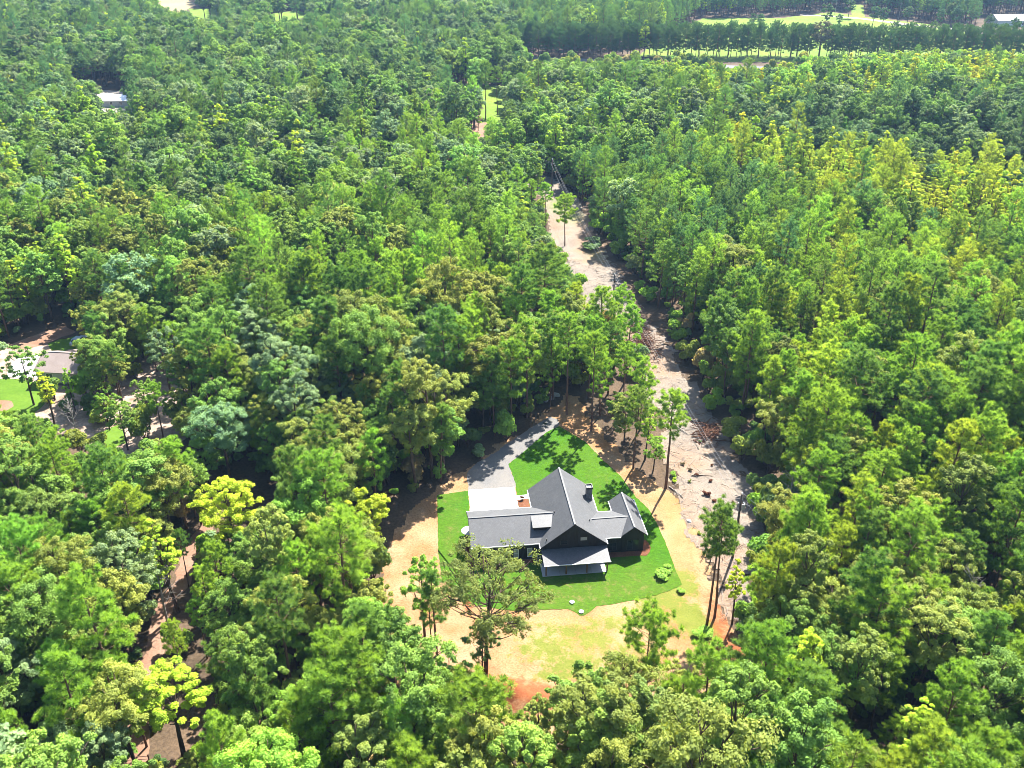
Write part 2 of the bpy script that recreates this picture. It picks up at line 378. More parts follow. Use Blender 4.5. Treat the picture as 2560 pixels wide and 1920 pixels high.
P_CORR = Fq([(1105,395),(1150,415),(1175,450),(1185,520),(1215,560),(1235,620),(1285,680),(1330,745),(1385,800),(1395,860),(1430,930),(1445,1010),(1455,1060),(1490,1150),(1530,1200),(1555,1290),(1560,1345),(1610,1345),(1625,1230),(1650,1180),(1640,1080),(1590,980),(1540,900),(1500,830),(1450,740),(1400,690),(1360,620),(1315,550),(1280,480),(1240,420),(1200,385),(1150,375)])

lawnW = world_poly(P_LAWN)
def lawn_clear(X, Y, m=2.0):
    """0 on and near the lawn, the house and the drive, 1 well away from them"""
    I = np.zeros(X.shape)
    for dx, dy in ((0,0),(m,0),(-m,0),(0,m),(0,-m)): I = np.maximum(I, (inside(X+dx, Y+dy, lawnW) | inside(X+dx, Y+dy, GRAVW) | inside(X+dx, Y+dy, PADW)).astype(float))
    return 1-I
GRAVW = world_poly(P_GRAVEL)
PADW = [(-3.0,108.),(14.,108.),(14.,122.),(-8.,121.)]
mx_, my_ = [float(c) for c in at(1262, 1745)]
def dirt_h(X, Y):
    h = (smooth_noise(X, Y, 2.3, 7)-.45)*.22+(smooth_noise(X, Y, .8, 8)-.5)*.10+.02
    mound = 1.5*np.exp(-(((X-mx_)/3.6)**2+((Y-my_)/2.0)**2))*(.7+.6*smooth_noise(X, Y, .9, 9))
    bank = 0.5*np.exp(-(((X-mx_-5)/2.6)**2+((Y-my_+.6)/1.2)**2))
    return (h+mound+bank)*lawn_clear(X, Y)
grass_fn = blobs([(1370,1620,5,3,0.78),(1420,1580,6,2.5,0.69),(1480,1600,4,3,0.75),(1540,1560,5,2,0.69),(1650,1500,4,2.5,0.94),(1700,1470,3,2,1.12),(1720,1540,2.5,3,1.25),(1760,1580,2.5,2.5,1.38),(1690,1440,3,1.5,1.12),(1430,1660,5,2,0.88),(1390,1690,4,1.5,0.75),(1560,1640,4,3,0.62),(1660,1390,1.2,4,0.44),(1640,1560,3,2,0.69),(1340,1570,3,2,0.50),(1720,1265,2,2,0.38),(1480,1550,2,1,0.62)])
yellow_fn = blobs([(1480,1600,9,6,.5),(1600,1560,8,5,.6),(1700,1320,3,12,.7),(1670,1400,2.5,10,.75),(1690,1250,3,4,.6)])
red_fn = blobs([(1262,1735,5.0,3.0,1.1),(1330,1740,4.5,2.4,.95),(1215,1680,2,3,.6),(1175,1500,1.5,3,.75),(1740,1245,1.6,5,.55),(1730,1400,1.,9,.35),(1800,1560,2,8,.7),(1830,1620,3,3,.7),(1560,1130,6,2,.35),(1470,1040,8,1.6,.3),(960,1420,2,6,.4),(1420,1045,2,5,.3),(930,1160,2,8,.3)])
patch('dirt_yard', P_DIRT, .012, M['dirt'], .36, {'grass': grass_fn, 'yellow': yellow_fn, 'red': red_fn}, dirt_h, 'straw strewn orange dirt yard around the lawn', 1.0)
red_c = blobs([(1480,610,4,12,.8),(1330,500,4,6,.8),(1730,1290,2,8,.4),(1700,1150,4,5,.45),(1640,900,3,10,.5),(1560,830,4,6,.5),(1810,1500,2,10,.5),(1790,1380,3,8,.5),(1390,560,3,8,.5),(1460,560,3,7,.6)])
gr_c = blobs([(1402,515,3.5,6,1.),(1430,540,3,6,.8),(1500,640,3,5,.4),(1350,545,2,8,.3)])
patch('power_line_strip', P_CORR, .006, M['debris'], .5, {'red': red_c, 'grass': gr_c}, lambda X, Y: (smooth_noise(X, Y, 2.1, 17)-.4)*.3, 'pale cleared strip with wood chips under the power line', 1.6)

# the dirt track from the gravel up to the strip, and the orange drive far up it
sheet('dirt_track', [(1385,1050),(1405,1063),(1440,1020),(1470,985),(1530,940),(1600,915),(1600,890),(1520,915),(1450,955),(1410,1000)], .30, M['pale_dirt'], .25, 1.0) if False else None
sheet('gravel_drive', P_GRAVEL, .030, M['gravel'], .10, .6, label='grey gravel drive curving up from the concrete pad')

def lawn_obj():
    W = lawnW; xs = [p[0] for p in W]; ys = [p[1] for p in W]; bm = bmesh.new()
    out = []
    for i in range(len(W)):
        a = np.array(W[i]); b = np.array(W[(i+1) % len(W)]); n = max(1, int(np.linalg.norm(b-a)/.5))
        for k in range(n): out.append(a+(b-a)*k/n+(rng.normal(0, .04, 2) if k else 0))
    f = bm.faces.new([bm.verts.new((p[0], p[1], .050)) for p in out]); bm.normal_update()
    if f.normal.z < 0: f.normal_flip()
    bmesh.ops.triangulate(bm, faces=bm.faces[:])
    for ax, lo, hi in ((0, min(xs), max(xs)), (1, min(ys), max(ys))):
        for c in np.arange(lo+.01, hi, 1.5):
            bmesh.ops.bisect_plane(bm, geom=bm.verts[:]+bm.edges[:]+bm.faces[:], plane_co=(c if ax == 0 else 0, c if ax == 1 else 0, 0), plane_no=(1,0,0) if ax == 0 else (0,1,0))
    me = bpy.data.meshes.new('lawn'); bm.to_mesh(me); bm.free(); me.materials.append(M['lawn'])
    co = np.zeros(len(me.vertices)*3, np.float32); me.vertices.foreach_get('co', co); co = co.reshape(-1, 3)
    d = blobs([(1400,1480,16,3.5,.9),(1540,1475,10,2.5,.8),(1128,1330,1.2,9,.7),(1620,1455,6,3,.6),(1330,1500,8,3,.8),(1120,1260,2,5,.5),(1500,1230,3,5,.35),(1440,1520,5,3,.6)])(co[:, 0].astype(float), co[:, 1].astype(float))
    me.attributes.new('dry', 'FLOAT', 'POINT').data.foreach_set('value', np.clip(d, 0, 1).astype(np.float32))
    tag(link('lawn', me), 'bright green new sod lawn around the dark house', kind='structure')
lawn_obj()

P_TRAIL = [(1,1)]
trail_px = Fq([(452,1128),(425,1170),(405,1210),(395,1260),(355,1300),(342,1360),(335,1410),(310,1450),(312,1500),(300,1560),(300,1620),(296,1700)])
def strip(name, line, w, z, mat, label=None):
    P = np.array([at(*p) for p in line]).T if False else np.array([[float(c) for c in at(*p)] for p in line])
    T = np.gradient(P, axis=0); T /= np.linalg.norm(T, axis=1)[:, None]; n = np.stack([-T[:, 1], T[:, 0]], -1)
    L = P+n*w/2; Rr = P-n*w/2
    return sheet(name, None, z, mat, min(.25, w*.05), 1.0 if w < 8 else 4., world=[tuple(p) for p in L]+[tuple(p) for p in Rr[::-1]], label=label)
M['trail'] = grain('reddish dirt trail', (.25,.14,.09), (.35,.22,.155), 3, .2, .3, .95, .1, .6, .08)
strip('trail', trail_px, 2.3, .008, M['trail'], 'narrow reddish dirt trail through the woods at lower left')
road_line = [(700,98),(1000,120),(1323,143),(1523,153),(1783,165),(1922,170),(2250,182),(2700,195)]
strip('road', road_line, 8.0, .010, M['asphalt'], 'grey country road running in front of the far pine row')
sheet('meadow', [(1600,140),(1700,150),(1800,154),(2000,156),(2300,160),(2760,172),(2760,82),(2480,92),(2330,62),(2180,44),(2075,30),(1960,45),(1760,45),(1640,98)], .008, M['meadow'], .6, 6., label='bright meadow behind the far pine row')
strip('far_dirt_road', [(2000,37),(2070,40),(2150,46),(2240,57),(2330,67),(2440,81),(2560,92)], 7.0, .016, M['pale_dirt'], 'pale dirt road curving through the far meadow')
strip('far_dirt_road', [(2170,80),(2215,68),(2260,61)], 3.0, .020, M['pale_dirt'], 'thin pale track joining the far dirt road')
sheet('green_clearing', [(2126,10),(2158,12),(2162,45),(2130,43)], .009, M['meadow'], label='small green clearing between far dark pines')
sheet('tan_field', [(380,-14),(505,-14),(485,16),(440,36),(398,24)], .012, M['tan_field'], .8, 6., label='dry tan field at the top edge of the photo')
sheet('green_field', [(466,22),(548,20),(552,47),(480,46)], .008, M['meadow'], .8, 6., label='small green field beside the dry tan field')
sheet('green_field', [(655,36),(745,26),(800,40),(690,54)], .008, M['meadow'], .8, 6., label='pale green field right of the small green field')
sheet('far_grass_lane', [(1200,214),(1258,214),(1262,312),(1205,318)], .008, M['meadow'], .5, 4., label='grassy lane between tall pines far beyond the strip')
sheet('far_dirt_patch', [(1172,308),(1216,306),(1205,350),(1178,352)], .012, M['trail'], .4, 3., label='pinkish dirt patch below the far grassy lane')
sheet('far_dirt_patch', [(1128,186),(1172,184),(1168,216),(1130,216)], .012, M['trail'], .4, 3., label='pinkish dirt patch under pines left of the grassy lane')
P_NYARD = [(-60,880),(20,872),(110,862),(230,835),(330,865),(420,905),(500,985),(470,1090),(410,1140),(300,1150),(215,1120),(150,1085),(90,1060),(-60,1075)]
M['sandy'] = grain('sandy yard', (.17,.115,.08), (.36,.28,.225), 3, .35, .45, .95, .1, .6, .08)
sheet('neighbour_yard', P_NYARD, .006, M['sandy'], .4, 1.5, label="sandy yard with scattered trees around the neighbour's house")
sheet('neighbour_lawn', [(-60,945),(55,948),(110,960),(112,1010),(60,1068),(-60,1075)], .012, M['neigh_lawn'], .3, 1.2, label="neighbour's bright green lawn at the left edge")
sheet('neighbour_lawn', [(120,858),(195,838),(225,846),(190,872),(130,884)], .012, M['neigh_lawn'], .3, 1.2, label="green strip behind the neighbour's house")
sheet('neighbour_lawn', [(235,1085),(300,1060),(318,1108),(262,1130)], .012, M['neigh_lawn'], .3, 1.2, label='small grass patch in the sandy yard')
sheet('neighbour_drive', [(12,944),(30,905),(55,890),(100,886),(150,900),(120,944)], .020, M['concrete'], .12, 1., label="pale concrete drive beside the neighbour's house")
sheet('red_dirt_patch', [(-30,1000),(28,1002),(34,1016),(8,1030),(-30,1022)], .018, M['trail'], .2, 1., label='reddish bare patch in the neighbour lawn')
sheet('red_dirt_lane', [(10,868),(60,848),(110,828),(165,815),(190,830),(120,858),(60,876)], .010, M['trail'], .3, 1.5, label="shaded reddish lane behind the neighbour's house")
sheet('far_yard', [(195,228),(250,226),(345,228),(345,282),(195,280)], .010, M['pale_dirt'], .4, 3., label='pale yard around the far white roofed house')

# ------------------------------------------------------------------ the house (its own u, v, z axes under one Empty)
HX, HY, HPSI = .0595, 92.3276, .1154
def toH(x, y):
    c, s = math.cos(HPSI), math.sin(HPSI); dx, dy = x-HX, y-HY; return dx*c+dy*s, -dx*s+dy*c
def fromH(u, v):
    c, s = math.cos(HPSI), math.sin(HPSI); return HX+u*c-v*s, HY+u*s+v*c
ZE, ZM, ZG, ZC, ZW = 3.05, 6.81, 5.08, 4.26, 4.54
UL, UR, VF, VB = 4.98, 14.48, 8.25, 22.38; UM = (UL+UR)/2
UG, VGF, VGB = -4.73, 9.38, 17.88; VG = (VGF+VGB)/2
VCF, VCB = 9.50, 15.62; VC = (VCF+VCB)/2
UWL, UWR, VWF, VWB = 16.72, 20.52, 9.57, 18.15; UW = (UWL+UWR)/2
SLM = (ZM-ZE)/(UM-UL)
house = empty('house', (HX, HY, 0), HPSI)
tag(house, 'dark modern farmhouse with charcoal shingle roof, gables and covered back porch', 'house')
T_ROOF = .14
def wall_gable_v(name, u0, u1, v0, v1, zr, mat):
    """block whose gable ends face front and back"""
    um = (u0+u1)/2; top = ZE-.06+ (0); poly = [(u0,v0,0),(u1,v0,0),(u1,v0,top),(um,v0,zr-T_ROOF-.04),(u0,v0,top)]
    return MB().prism(poly, (0, v1-v0, 0)).build(name, mat, house)
def wall_gable_u(name, u0, u1, v0, v1, zr, mat):
    vm = (v0+v1)/2; top = ZE-.06; poly = [(u0,v0,0),(u0,v0,top),(u0,vm,zr-T_ROOF-.04),(u0,v1,top),(u0,v1,0)]
    return MB().prism(poly, (u1-u0, 0, 0)).build(name, mat, house)
wall_gable_v('wall', 5.36, 14.10, 8.46, 22.05, ZM-.27, M['batten'])
wall_gable_u('wall', -4.38, 5.34, 9.76, 17.50, ZG-.20, M['batten'])
wall_gable_u('wall', 14.12, 17.04, 9.90, 15.22, ZC-.20, M['batten'])
wall_gable_v('wall', 17.06, 20.16, 9.78, 17.92, ZW-.25, M['batten'])

def slope(name, polys, parent=house, mat=None, t=T_ROOF):
    mb = MB()
    for p in polys: mb.prism(p, (0, 0, -t))
    return mb.build(name, mat or M['shingle'], parent)
def bar(mb, a, b, w, h):
    """box beam along a-b, w wide (horizontal) and h tall, its top at the points' z"""
    a = np.array(a, float); b = np.array(b, float); d = b-a; n = np.array([-d[1], d[0], 0.]); n = n/np.linalg.norm(n) if np.linalg.norm(n) > 1e-6 else np.array([1., 0, 0])
    n *= w/2; z = np.array([0, 0, -h])
    return mb.prism([tuple(a-n), tuple(a+n), tuple(b+n), tuple(b-n)], tuple(z))
# main roof
r = slope('roof', [[(UL,VF,ZE),(UM,VF,ZM),(UM,VB,ZM),(UL,VB,ZE)], [(UM,VF,ZM),(UR,VF,ZE),(UR,VB,ZE),(UM,VB,ZM)]])
bar(MB(), (UM,VF,ZM+.03), (UM,VB,ZM+.03), .26, .06).build('ridge_cap', M['shingle'], r)
for u, a, b in ((UL-.06, VF-.02, VGF-.05), (UL-.06, VGB+.05, VB), (UR+.06, VF-.02, VCF-.05), (UR+.06, VCB+.05, VB)):
    bar(MB(), (u, a, ZE-.02), (u, b, ZE-.02), .13, .13).build('gutter', M['drip'], r)
for sgn, ue in ((1, UL), (1, UR)):
    bar(MB(), (ue, VF-.025, ZE-.03), (UM, VF-.025, ZM-.03), .045, .20).build('rake_board', M['dark_trim'], r)
# garage wing roof
uj = UL+(ZG-ZE)/SLM+.15
r = slope('roof', [[(UG,VGF,ZE),(UL+.15,VGF,ZE),(uj,VG,ZG),(UG,VG,ZG)], [(UG,VG,ZG),(uj,VG,ZG),(UL+.15,VGB,ZE),(UG,VGB,ZE)]])
bar(MB(), (UG,VG,ZG+.03), (uj-.2,VG,ZG+.03), .24, .06).build('ridge_cap', M['shingle'], r)
bar(MB(), (UG,VGF-.065,ZE-.02), (UL-.14,VGF-.065,ZE-.02), .13, .13).build('gutter', M['drip'], r)
bar(MB(), (UG,VGB+.065,ZE-.02), (UL-.14,VGB+.065,ZE-.02), .13, .13).build('gutter', M['drip'], r)
for ve in (VGF, VGB): bar(MB(), (UG-.025,ve,ZE-.03), (UG-.025,VG,ZG-.03), .045, .20).build('rake_board', M['dark_trim'], r)
# shed dormer on the garage wing
zd_t, vd_t = 4.93, VG-(ZG-4.93)/((ZG-ZE)/(VG-VGF)); vd_f, zd_f = 11.0, 4.55
r = slope('dormer_roof', [[(4.22,vd_f,zd_f),(UL+(zd_f-ZE)/SLM+.12,vd_f,zd_f),(UL+(zd_t-ZE)/SLM+.12,vd_t,zd_t+.02),(4.22,vd_t,zd_t+.02)]], t=.10)
zrf = ZE+(vd_f+.2-VGF)*(ZG-ZE)/(VG-VGF)
MB().prism([(4.42,vd_f+.2,zrf-.15),(4.42,vd_f+.2,zd_f-.1),(4.42,vd_t-.1,zd_t-.1),(4.42,vd_t-.1,zd_t-.4)], (2.3,0,0)).build('dormer_wall', M['batten'], house)
bar(MB(), (4.18,vd_f-.03,zd_f-.01), (UL+(zd_f-ZE)/SLM,vd_f-.03,zd_f-.01), .05, .12).build('fascia', M['dark_trim'], r)
# connector roof
ujc = UR-(ZC-ZE)/SLM-.12; slw = (ZW-ZE)/(UW-UWL); ujw = UWL+(ZC-ZE)/slw+.12
r = slope('roof', [[(UR-.12,VCF,ZE),(UWL+.12,VCF,ZE),(ujw,VC,ZC),(ujc,VC,ZC)], [(ujc,VC,ZC),(ujw,VC,ZC),(UWL+.12,VCB,ZE),(UR-.12,VCB,ZE)]])
bar(MB(), (ujc+.1,VC,ZC+.03), (ujw-.1,VC,ZC+.03), .24, .06).build('ridge_cap', M['shingle'], r)
bar(MB(), (UR+.14,VCF-.065,ZE-.02), (UWL-.03,VCF-.065,ZE-.02), .13, .13).build('gutter', M['drip'], r)
bar(MB(), (UR+.14,VCB+.065,ZE-.02), (UWL-.14,VCB+.065,ZE-.02), .13, .13).build('gutter', M['drip'], r)
# right wing roof
r = slope('roof', [[(UWL,VWF,ZE),(UW,VWF,ZW),(UW,VWB,ZW),(UWL,VWB,ZE)], [(UW,VWF,ZW),(UWR,VWF,ZE),(UWR,VWB,ZE),(UW,VWB,ZW)]])
bar(MB(), (UW,VWF,ZW+.03), (UW,VWB,ZW+.03), .24, .06).build('ridge_cap', M['shingle'], r)
bar(MB(), (UWL-.065,VCB+.1,ZE-.02), (UWL-.065,VWB,ZE-.02), .13, .13).build('gutter', M['drip'], r)
bar(MB(), (UWR+.065,VWF,ZE-.02), (UWR+.065,VWB,ZE-.02), .13, .13).build('gutter', M['drip'], r)
for ue in (UWL+.1, UWR): bar(MB(), (ue,VWF-.025,ZE-.03), (UW,VWF-.025,ZW-.03), .045, .18).build('rake_board', M['dark_trim'], r)
# porch
PU0, PU1, PVF, PZT, PZB = 5.08, 14.43, 5.49, 2.63, 2.14
r = slope('porch_roof', [[(PU0,PVF,PZB),(PU1,PVF,PZB),(PU1,8.44,PZT),(PU0,8.44,PZT)]], t=.10)
bar(MB(), (PU0-.02,PVF-.05,PZB+.0), (PU1+.04,PVF-.05,PZB+.0), .12, .11).build('gutter', M['drip'], r)
MB().box(5.3, 14.2, 5.80, 5.98, 1.86, 2.08).build('porch_beam', M['dark_trim'], house)
for u in (5.44, 8.27, 11.20, 14.06):
    MB().box(u-.09, u+.09, 5.80, 5.98, .12, 1.86).build('porch_post', M['post_wood'], house)
for k, (a, b) in enumerate(((4.95, 7.42), (7.45, 9.71), (9.74, 11.89), (11.92, 14.02))):
    MB().box(a, b, 5.72, 8.45, -.05, .12).build('porch_slab', M['porch_concrete'], house)
# windows and doors
def window(u0, u1, z0, z1, v, pane, frame, rows=2, cols=1, face=-1, name='window'):
    """face -1 looks to the front (towards -v), +1 to the back"""
    w = .06; mb = MB(); a, b = sorted((v+face*.05, v-face*.01))
    mb.box(u0, u1, a, b, z0, z0+w); mb.box(u0, u1, a, b, z1-w, z1); mb.box(u0, u0+w, a, b, z0+w, z1-w); mb.box(u1-w, u1, a, b, z0+w, z1-w)
    p, q = sorted((v+face*.035, v-face*.01))
    for k in range(1, rows): zz = z0+(z1-z0)*k/rows; mb.box(u0+w, u1-w, p, q, zz-.02, zz+.02)
    for k in range(1, cols): uu = u0+(u1-u0)*k/cols; mb.box(uu-.025, uu+.025, p, q, z0+w, z1-w)
    o = empty(name); o.parent = house
    mb.build('frame', frame, o)
    p, q = sorted((v+face*.02, v-face*.02)); MB().box(u0+w, u1-w, p, q, z0+w, z1-w).build('pane', pane, o)
    return o
window(1.36, 2.08, .43, 2.02, 9.76, M['blind'], M['white'])
window(3.28, 4.00, .45, 2.02, 9.76, M['blind'], M['white'])
window(10.58, 11.62, 3.70, 4.40, 8.46, M['blind'], M['black_metal'], 1)
window(7.80, 8.84, 3.24, 3.98, 8.46, M['glass'], M['black_metal'], 2)
window(17.75, 19.42, .40, 2.10, 9.78, M['glass'], M['black_metal'], 2, 2)
window(15.10, 16.28, .37, 1.75, 9.90, M['glass'], M['black_metal'], 2, 2)
window(9.2, 11.6, .15, 1.95, 8.46, M['glass'], M['black_metal'], 1, 3)
window(6.1, 7.4, .7, 1.9, 8.46, M['glass'], M['black_metal'], 2, 2)
d = MB().box(-.98, .26, 9.70, 9.78, .06, 2.36).build('door', M['tan_door'], house)
MB().tube([(-.82, 9.64, 1.1), (-.82, 9.69, 1.1)], .04, 8).build('handle', M['black_metal'], d)
for a in (-3.5, .45):
    g = empty('garage_door'); g.parent = house
    for k in range(4): MB().box(a, a+2.75, 17.49, 17.56, .06+.54*k, .585+.54*k).build('panel', M['white'], g)
for a, b in ((6.4, 7.6), (8.6, 9.7), (10.7, 11.9)): window(a, b, .9, 2.4, 22.05, M['glass'], M['black_metal'], 2, 2, 1)
window(18.0, 19.2, .9, 2.2, 17.92, M['glass'], M['black_metal'], 2, 2, 1)
# chimney
ch = MB().box(13.28, 14.14, 18.10, 18.98, 2.6, 5.50).build('chimney', M['stone'], house)
cm = MB()
for a, b, c, d_ in ((13.20, 14.22, 18.02, 18.14), (13.20, 14.22, 18.94, 19.06), (13.20, 13.32, 18.141, 18.939), (14.10, 14.22, 18.141, 18.939)): cm.box(a, b, c, d_, 5.50, 5.82)
cm.build('chimney_cap', M['black_metal'], ch)
fl = MB().box(13.34, 14.08, 18.16, 18.92, 5.501, 5.60); fl.build('flue_top', M['white'], ch)
bar(MB(), (13.34,18.16,5.66), (14.08,18.92,5.66), .07, .05).build('cap_brace', M['black_metal'], ch)
# vent pipes on the main roof
def on_main(px, py, left=True):
    z = 4.5
    for _ in range(40):
        u, v = toH(*[float(c) for c in at(px, py, z)]); z = ZE+((u-UL) if left else (UR-u))*SLM
    return u, v, z
for px, py, lf in ((1385.7, 1282.2, True), (1366.3, 1351.7, True), (1473.5, 1302.2, False)):
    u, v, z = on_main(px, py, lf)
    MB().tube([(u, v, z-.15), (u, v, z+.32)], .07, 8).build('vent_pipe', M['black_metal'], house)
# downspouts
for u, v in ((5.28, 9.70), (-4.42, 9.70), (17.0, 9.74)):
    MB().tube([(u, v, .05), (u, v, 2.88)], .045, 6).build('downspout', M['dark_trim'], house)

# ------------------------------------------------------------------ things around the house
def hsheet(name, uv, z0, z1, mat, label, cat=None, kind=None, group=None):
    P = [fromH(*p) for p in uv]; o = MB().prism([(x, y, z0) for x, y in P], (0, 0, z1-z0)).build(name, mat); tag(o, label, cat, group, kind); return o
pad = empty('concrete_pad'); tag(pad, 'white concrete parking pad between the gravel drive and the garage', kind='structure')
for a, b in ((-3.85, -.14), (-.11, 3.56)):
    for c, d_ in ((17.52, 22.5), (22.53, 27.55)):
        P = [fromH(*p) for p in ((a, c), (b, c), (b, d_), (a, d_))]
        MB().prism([(x, y, -.02) for x, y in P], (0, 0, .09)).build('slab', M['concrete'], pad)
hsheet('walkway', [(3.58,24.1),(5.35,24.15),(5.35,25.25),(3.58,25.2)], -.02, .08, M['concrete'], 'short white concrete walkway from the pad to the house', kind='structure')
th = np.linspace(0, 2*math.pi, 29)[:-1]
hsheet('concrete_disc', [(-4.62+1.0*math.cos(t), 17.2+1.02*math.sin(t)) for t in th], -.02, .09, M['concrete'], 'round white concrete pad at the left end of the house', 'concrete pad')
def bed(name, uv, label):
    P = [fromH(*p) for p in uv]; o = MB().prism([(x, y, 0) for x, y in P], (0, 0, .075)).build(name, M['mulch']); tag(o, label, kind='structure')
bed('mulch_bed', [(3.60,20.0),(5.34,20.0),(5.34,24.08),(3.60,24.06)], 'small brown mulch bed between the pad and the house')
bed('mulch_bed', [(-5.3,16.0),(-5.35,9.0),(4.95,8.9),(4.95,9.74),(-4.40,9.74),(-4.40,16.0)], 'mulch strip along the left wing of the house')
bed('mulch_bed', [(14.14,8.72),(19.5,8.7),(20.4,8.56),(21.05,9.3),(21.45,10.3),(21.4,11.3),(21.1,12.1),(20.18,12.3),(20.18,9.76),(14.14,9.88)], 'orange brown mulch bed wrapping the right wing corner')
x, y = fromH(4.93, 9.32)
ac = empty('air_conditioner', (x, y, .075), HPSI); tag(ac, 'light grey air conditioner box by the dark rear wall', 'air conditioner')
MB().box(-.24, .24, -.24, .24, 0, .62).build('cabinet', M['grey_plastic'], ac)
MB().tube([(0, -.243, .34), (0, -.252, .34)], .15, 16).build('fan_grille', M['black_metal'], ac)
MB().tube([(0, 0, .621), (0, 0, .632)], .17, 16).build('fan_grille', M['black_metal'], ac)
def lid(px, py, label):
    x, y = [float(c) for c in at(px, py)]
    t = empty('septic_lid', (x, y, .05)); tag(t, label, 'lid', 'pale septic lids in the lawn')
    MB().tube([(0,0,0),(0,0,.10)], .30, 20).build('riser', M['lid'], t)
    MB().tube([(0,0,.101),(0,0,.15)], .33, 20).build('cover', M['lid'], t)
lid(1430, 1507, 'pale round septic lid in the lawn below the porch')
lid(1453, 1531, 'pale round septic lid at the lawn tip beside the dirt')
x, y = [float(c) for c in at(1362, 1071)]
mbx = empty('mailbox', (x, y, .03), .3); tag(mbx, 'black box on two thin posts beside the gravel drive', 'mailbox')
for s in (-1, 1): MB().tube([(.17*s, 0, 0), (.17*s, 0, .95)], .035, 6).build('post', M['black_metal'], mbx)
b = MB().box(-.30, .30, -.22, .22, .95, 1.25); b.build('box', M['black_metal'], mbx)
MB().prism([(-.30,-.22,1.251),(-.30,0,1.36),(-.30,.22,1.251)], (.60,0,0)).build('lid', M['black_metal'], mbx)

def rock_mesh(seed, mat):
    bm = bmesh.new(); bmesh.ops.create_icosphere(bm, subdivisions=3, radius=1)
    r = np.random.default_rng(seed); ax = r.normal(0, 1, (7, 3)); ax /= np.linalg.norm(ax, axis=1)[:, None]; dd = r.uniform(.55, .85, 7)
    for v in bm.verts:
        p = np.array(v.co)
        for a, d_ in zip(ax, dd):
            k = p@a-d_
            if k > 0: p = p-a*k*.9
        v.co = p*(1+r.normal(0, .015))
    me = bpy.data.meshes.new('rock'); bm.to_mesh(me); bm.free(); me.materials.append(mat); return me
def rock(name, px, py, size, mat, label, seed, group=None):
    x, y = [float(c) for c in at(px, py)]; o = link(name, rock_mesh(seed, mat)); o.location = (x, y, size[2]*.45); o.scale = size; o.rotation_euler = (0, 0, seed*1.3)
    tag(o, label, 'rock', group); return o
rock('boulder', 1378, 997, (.75,.6,.6), M['rock'], 'pale grey boulder at the wood edge above the drive', 1, 'boulders above the drive')
rock('boulder', 1390, 990, (.8,.65,.5), M['rock'], 'larger grey boulder right beside the first one above the drive', 2, 'boulders above the drive')
rock('boulder', 1366, 1004, (.45,.35,.3), M['rock'], 'small grey boulder left of the two larger ones', 3, 'boulders above the drive')
rock('white_rock', 1722, 1305, (.42,.32,.30), M['white_rock'], 'lone white rock on the orange dirt bank right of the house', 4)

# ------------------------------------------------------------------ power poles and wires
def pole(x, y, h, label, transformer=False, rz=0.):
    p = empty('utility_pole', (x, y, 0), rz); tag(p, label, 'utility pole', 'utility poles along the cleared strip')
    MB().tube([(0,0,-.3),(0,0,h*.5),(0,0,h)], [.19,.165,.13], 10).build('shaft', M['pole_wood'], p, True)
    MB().tube([(0,0,h+.001),(0,0,h+.32)], [.05,.07], 8).build('insulator', M['white'], p)
    MB().box(-.45,.45,-.20,-.10,h-1.5,h-1.38).build('crossarm', M['pole_wood'], p)
    for s in (-.4, .4): MB().tube([(s,-.15,h-1.379),(s,-.15,h-1.2)], [.05,.05], 8).build('insulator', M['white'], p)
    if transformer:
        t = MB().tube([(.42,0,h-2.5),(.42,0,h-1.65)], .24, 14).build('transformer', M['grey_plastic'], p)
        MB().tube([(.42,0,h-1.649),(.42,0,h-1.42)], [.05,.04], 8).build('bushing', M['white'], t)
    return p
PH = 11.0
p1 = tuple(float(c) for c in at(1855, 1236, PH)); p2 = tuple(float(c) for c in at(1530, 802)); p3 = tuple(float(c) for c in at(1379, 484))
h2, h3 = 10.9, 10.6
pole(*p1, PH, 'utility pole with transformer at the near end of the strip', True, .1)
pole(*p2, h2, 'tall wooden utility pole standing midway along the cleared strip', False, .1)
pole(*p3, h3, 'wooden utility pole at the far shaded end of the strip', False, .3)
p4 = tuple(float(c) for c in at(1262, 330, 10.)); p0 = tuple(float(c) for c in at(1990, 1330, 9.5))
def wire(name, a, b, sag, label):
    a = np.array(a); b = np.array(b); t = np.linspace(0, 1, 15); P = a+(b-a)*t[:, None]; P[:, 2] -= sag*4*t*(1-t)
    tag(MB().tube(P.tolist(), .014, 5).build(name, M['wire'], None, True), label, 'wire', 'wires strung between the utility poles')
def off(p, dx, z): return (p[0]+dx, p[1], z)
for nm, dx, dz in (('upper', 0, .3), ('lower left', -.4, -1.2), ('lower right', .4, -1.2)):
    wire('power_wire', off(p1, dx, PH+dz), off(p2, dx, h2+dz), 1.3, f'{nm} wire from the transformer pole to the midway pole')
    wire('power_wire', off(p2, dx, h2+dz), off(p3, dx, h3+dz), 1.5, f'{nm} wire from the midway pole to the far shaded pole')
    wire('power_wire', off(p3, dx, h3+dz), off(p4, dx, 10.+dz), .8, f'{nm} wire from the far shaded pole into the woods')
for nm, dx, dz in (('upper', 0, .3), ('lower', .4, -1.2)):
    wire('power_wire', off(p1, dx, PH+dz), off(p0, dx, 9.5+dz), .4, f'{nm} wire from the transformer pole into the near woods')

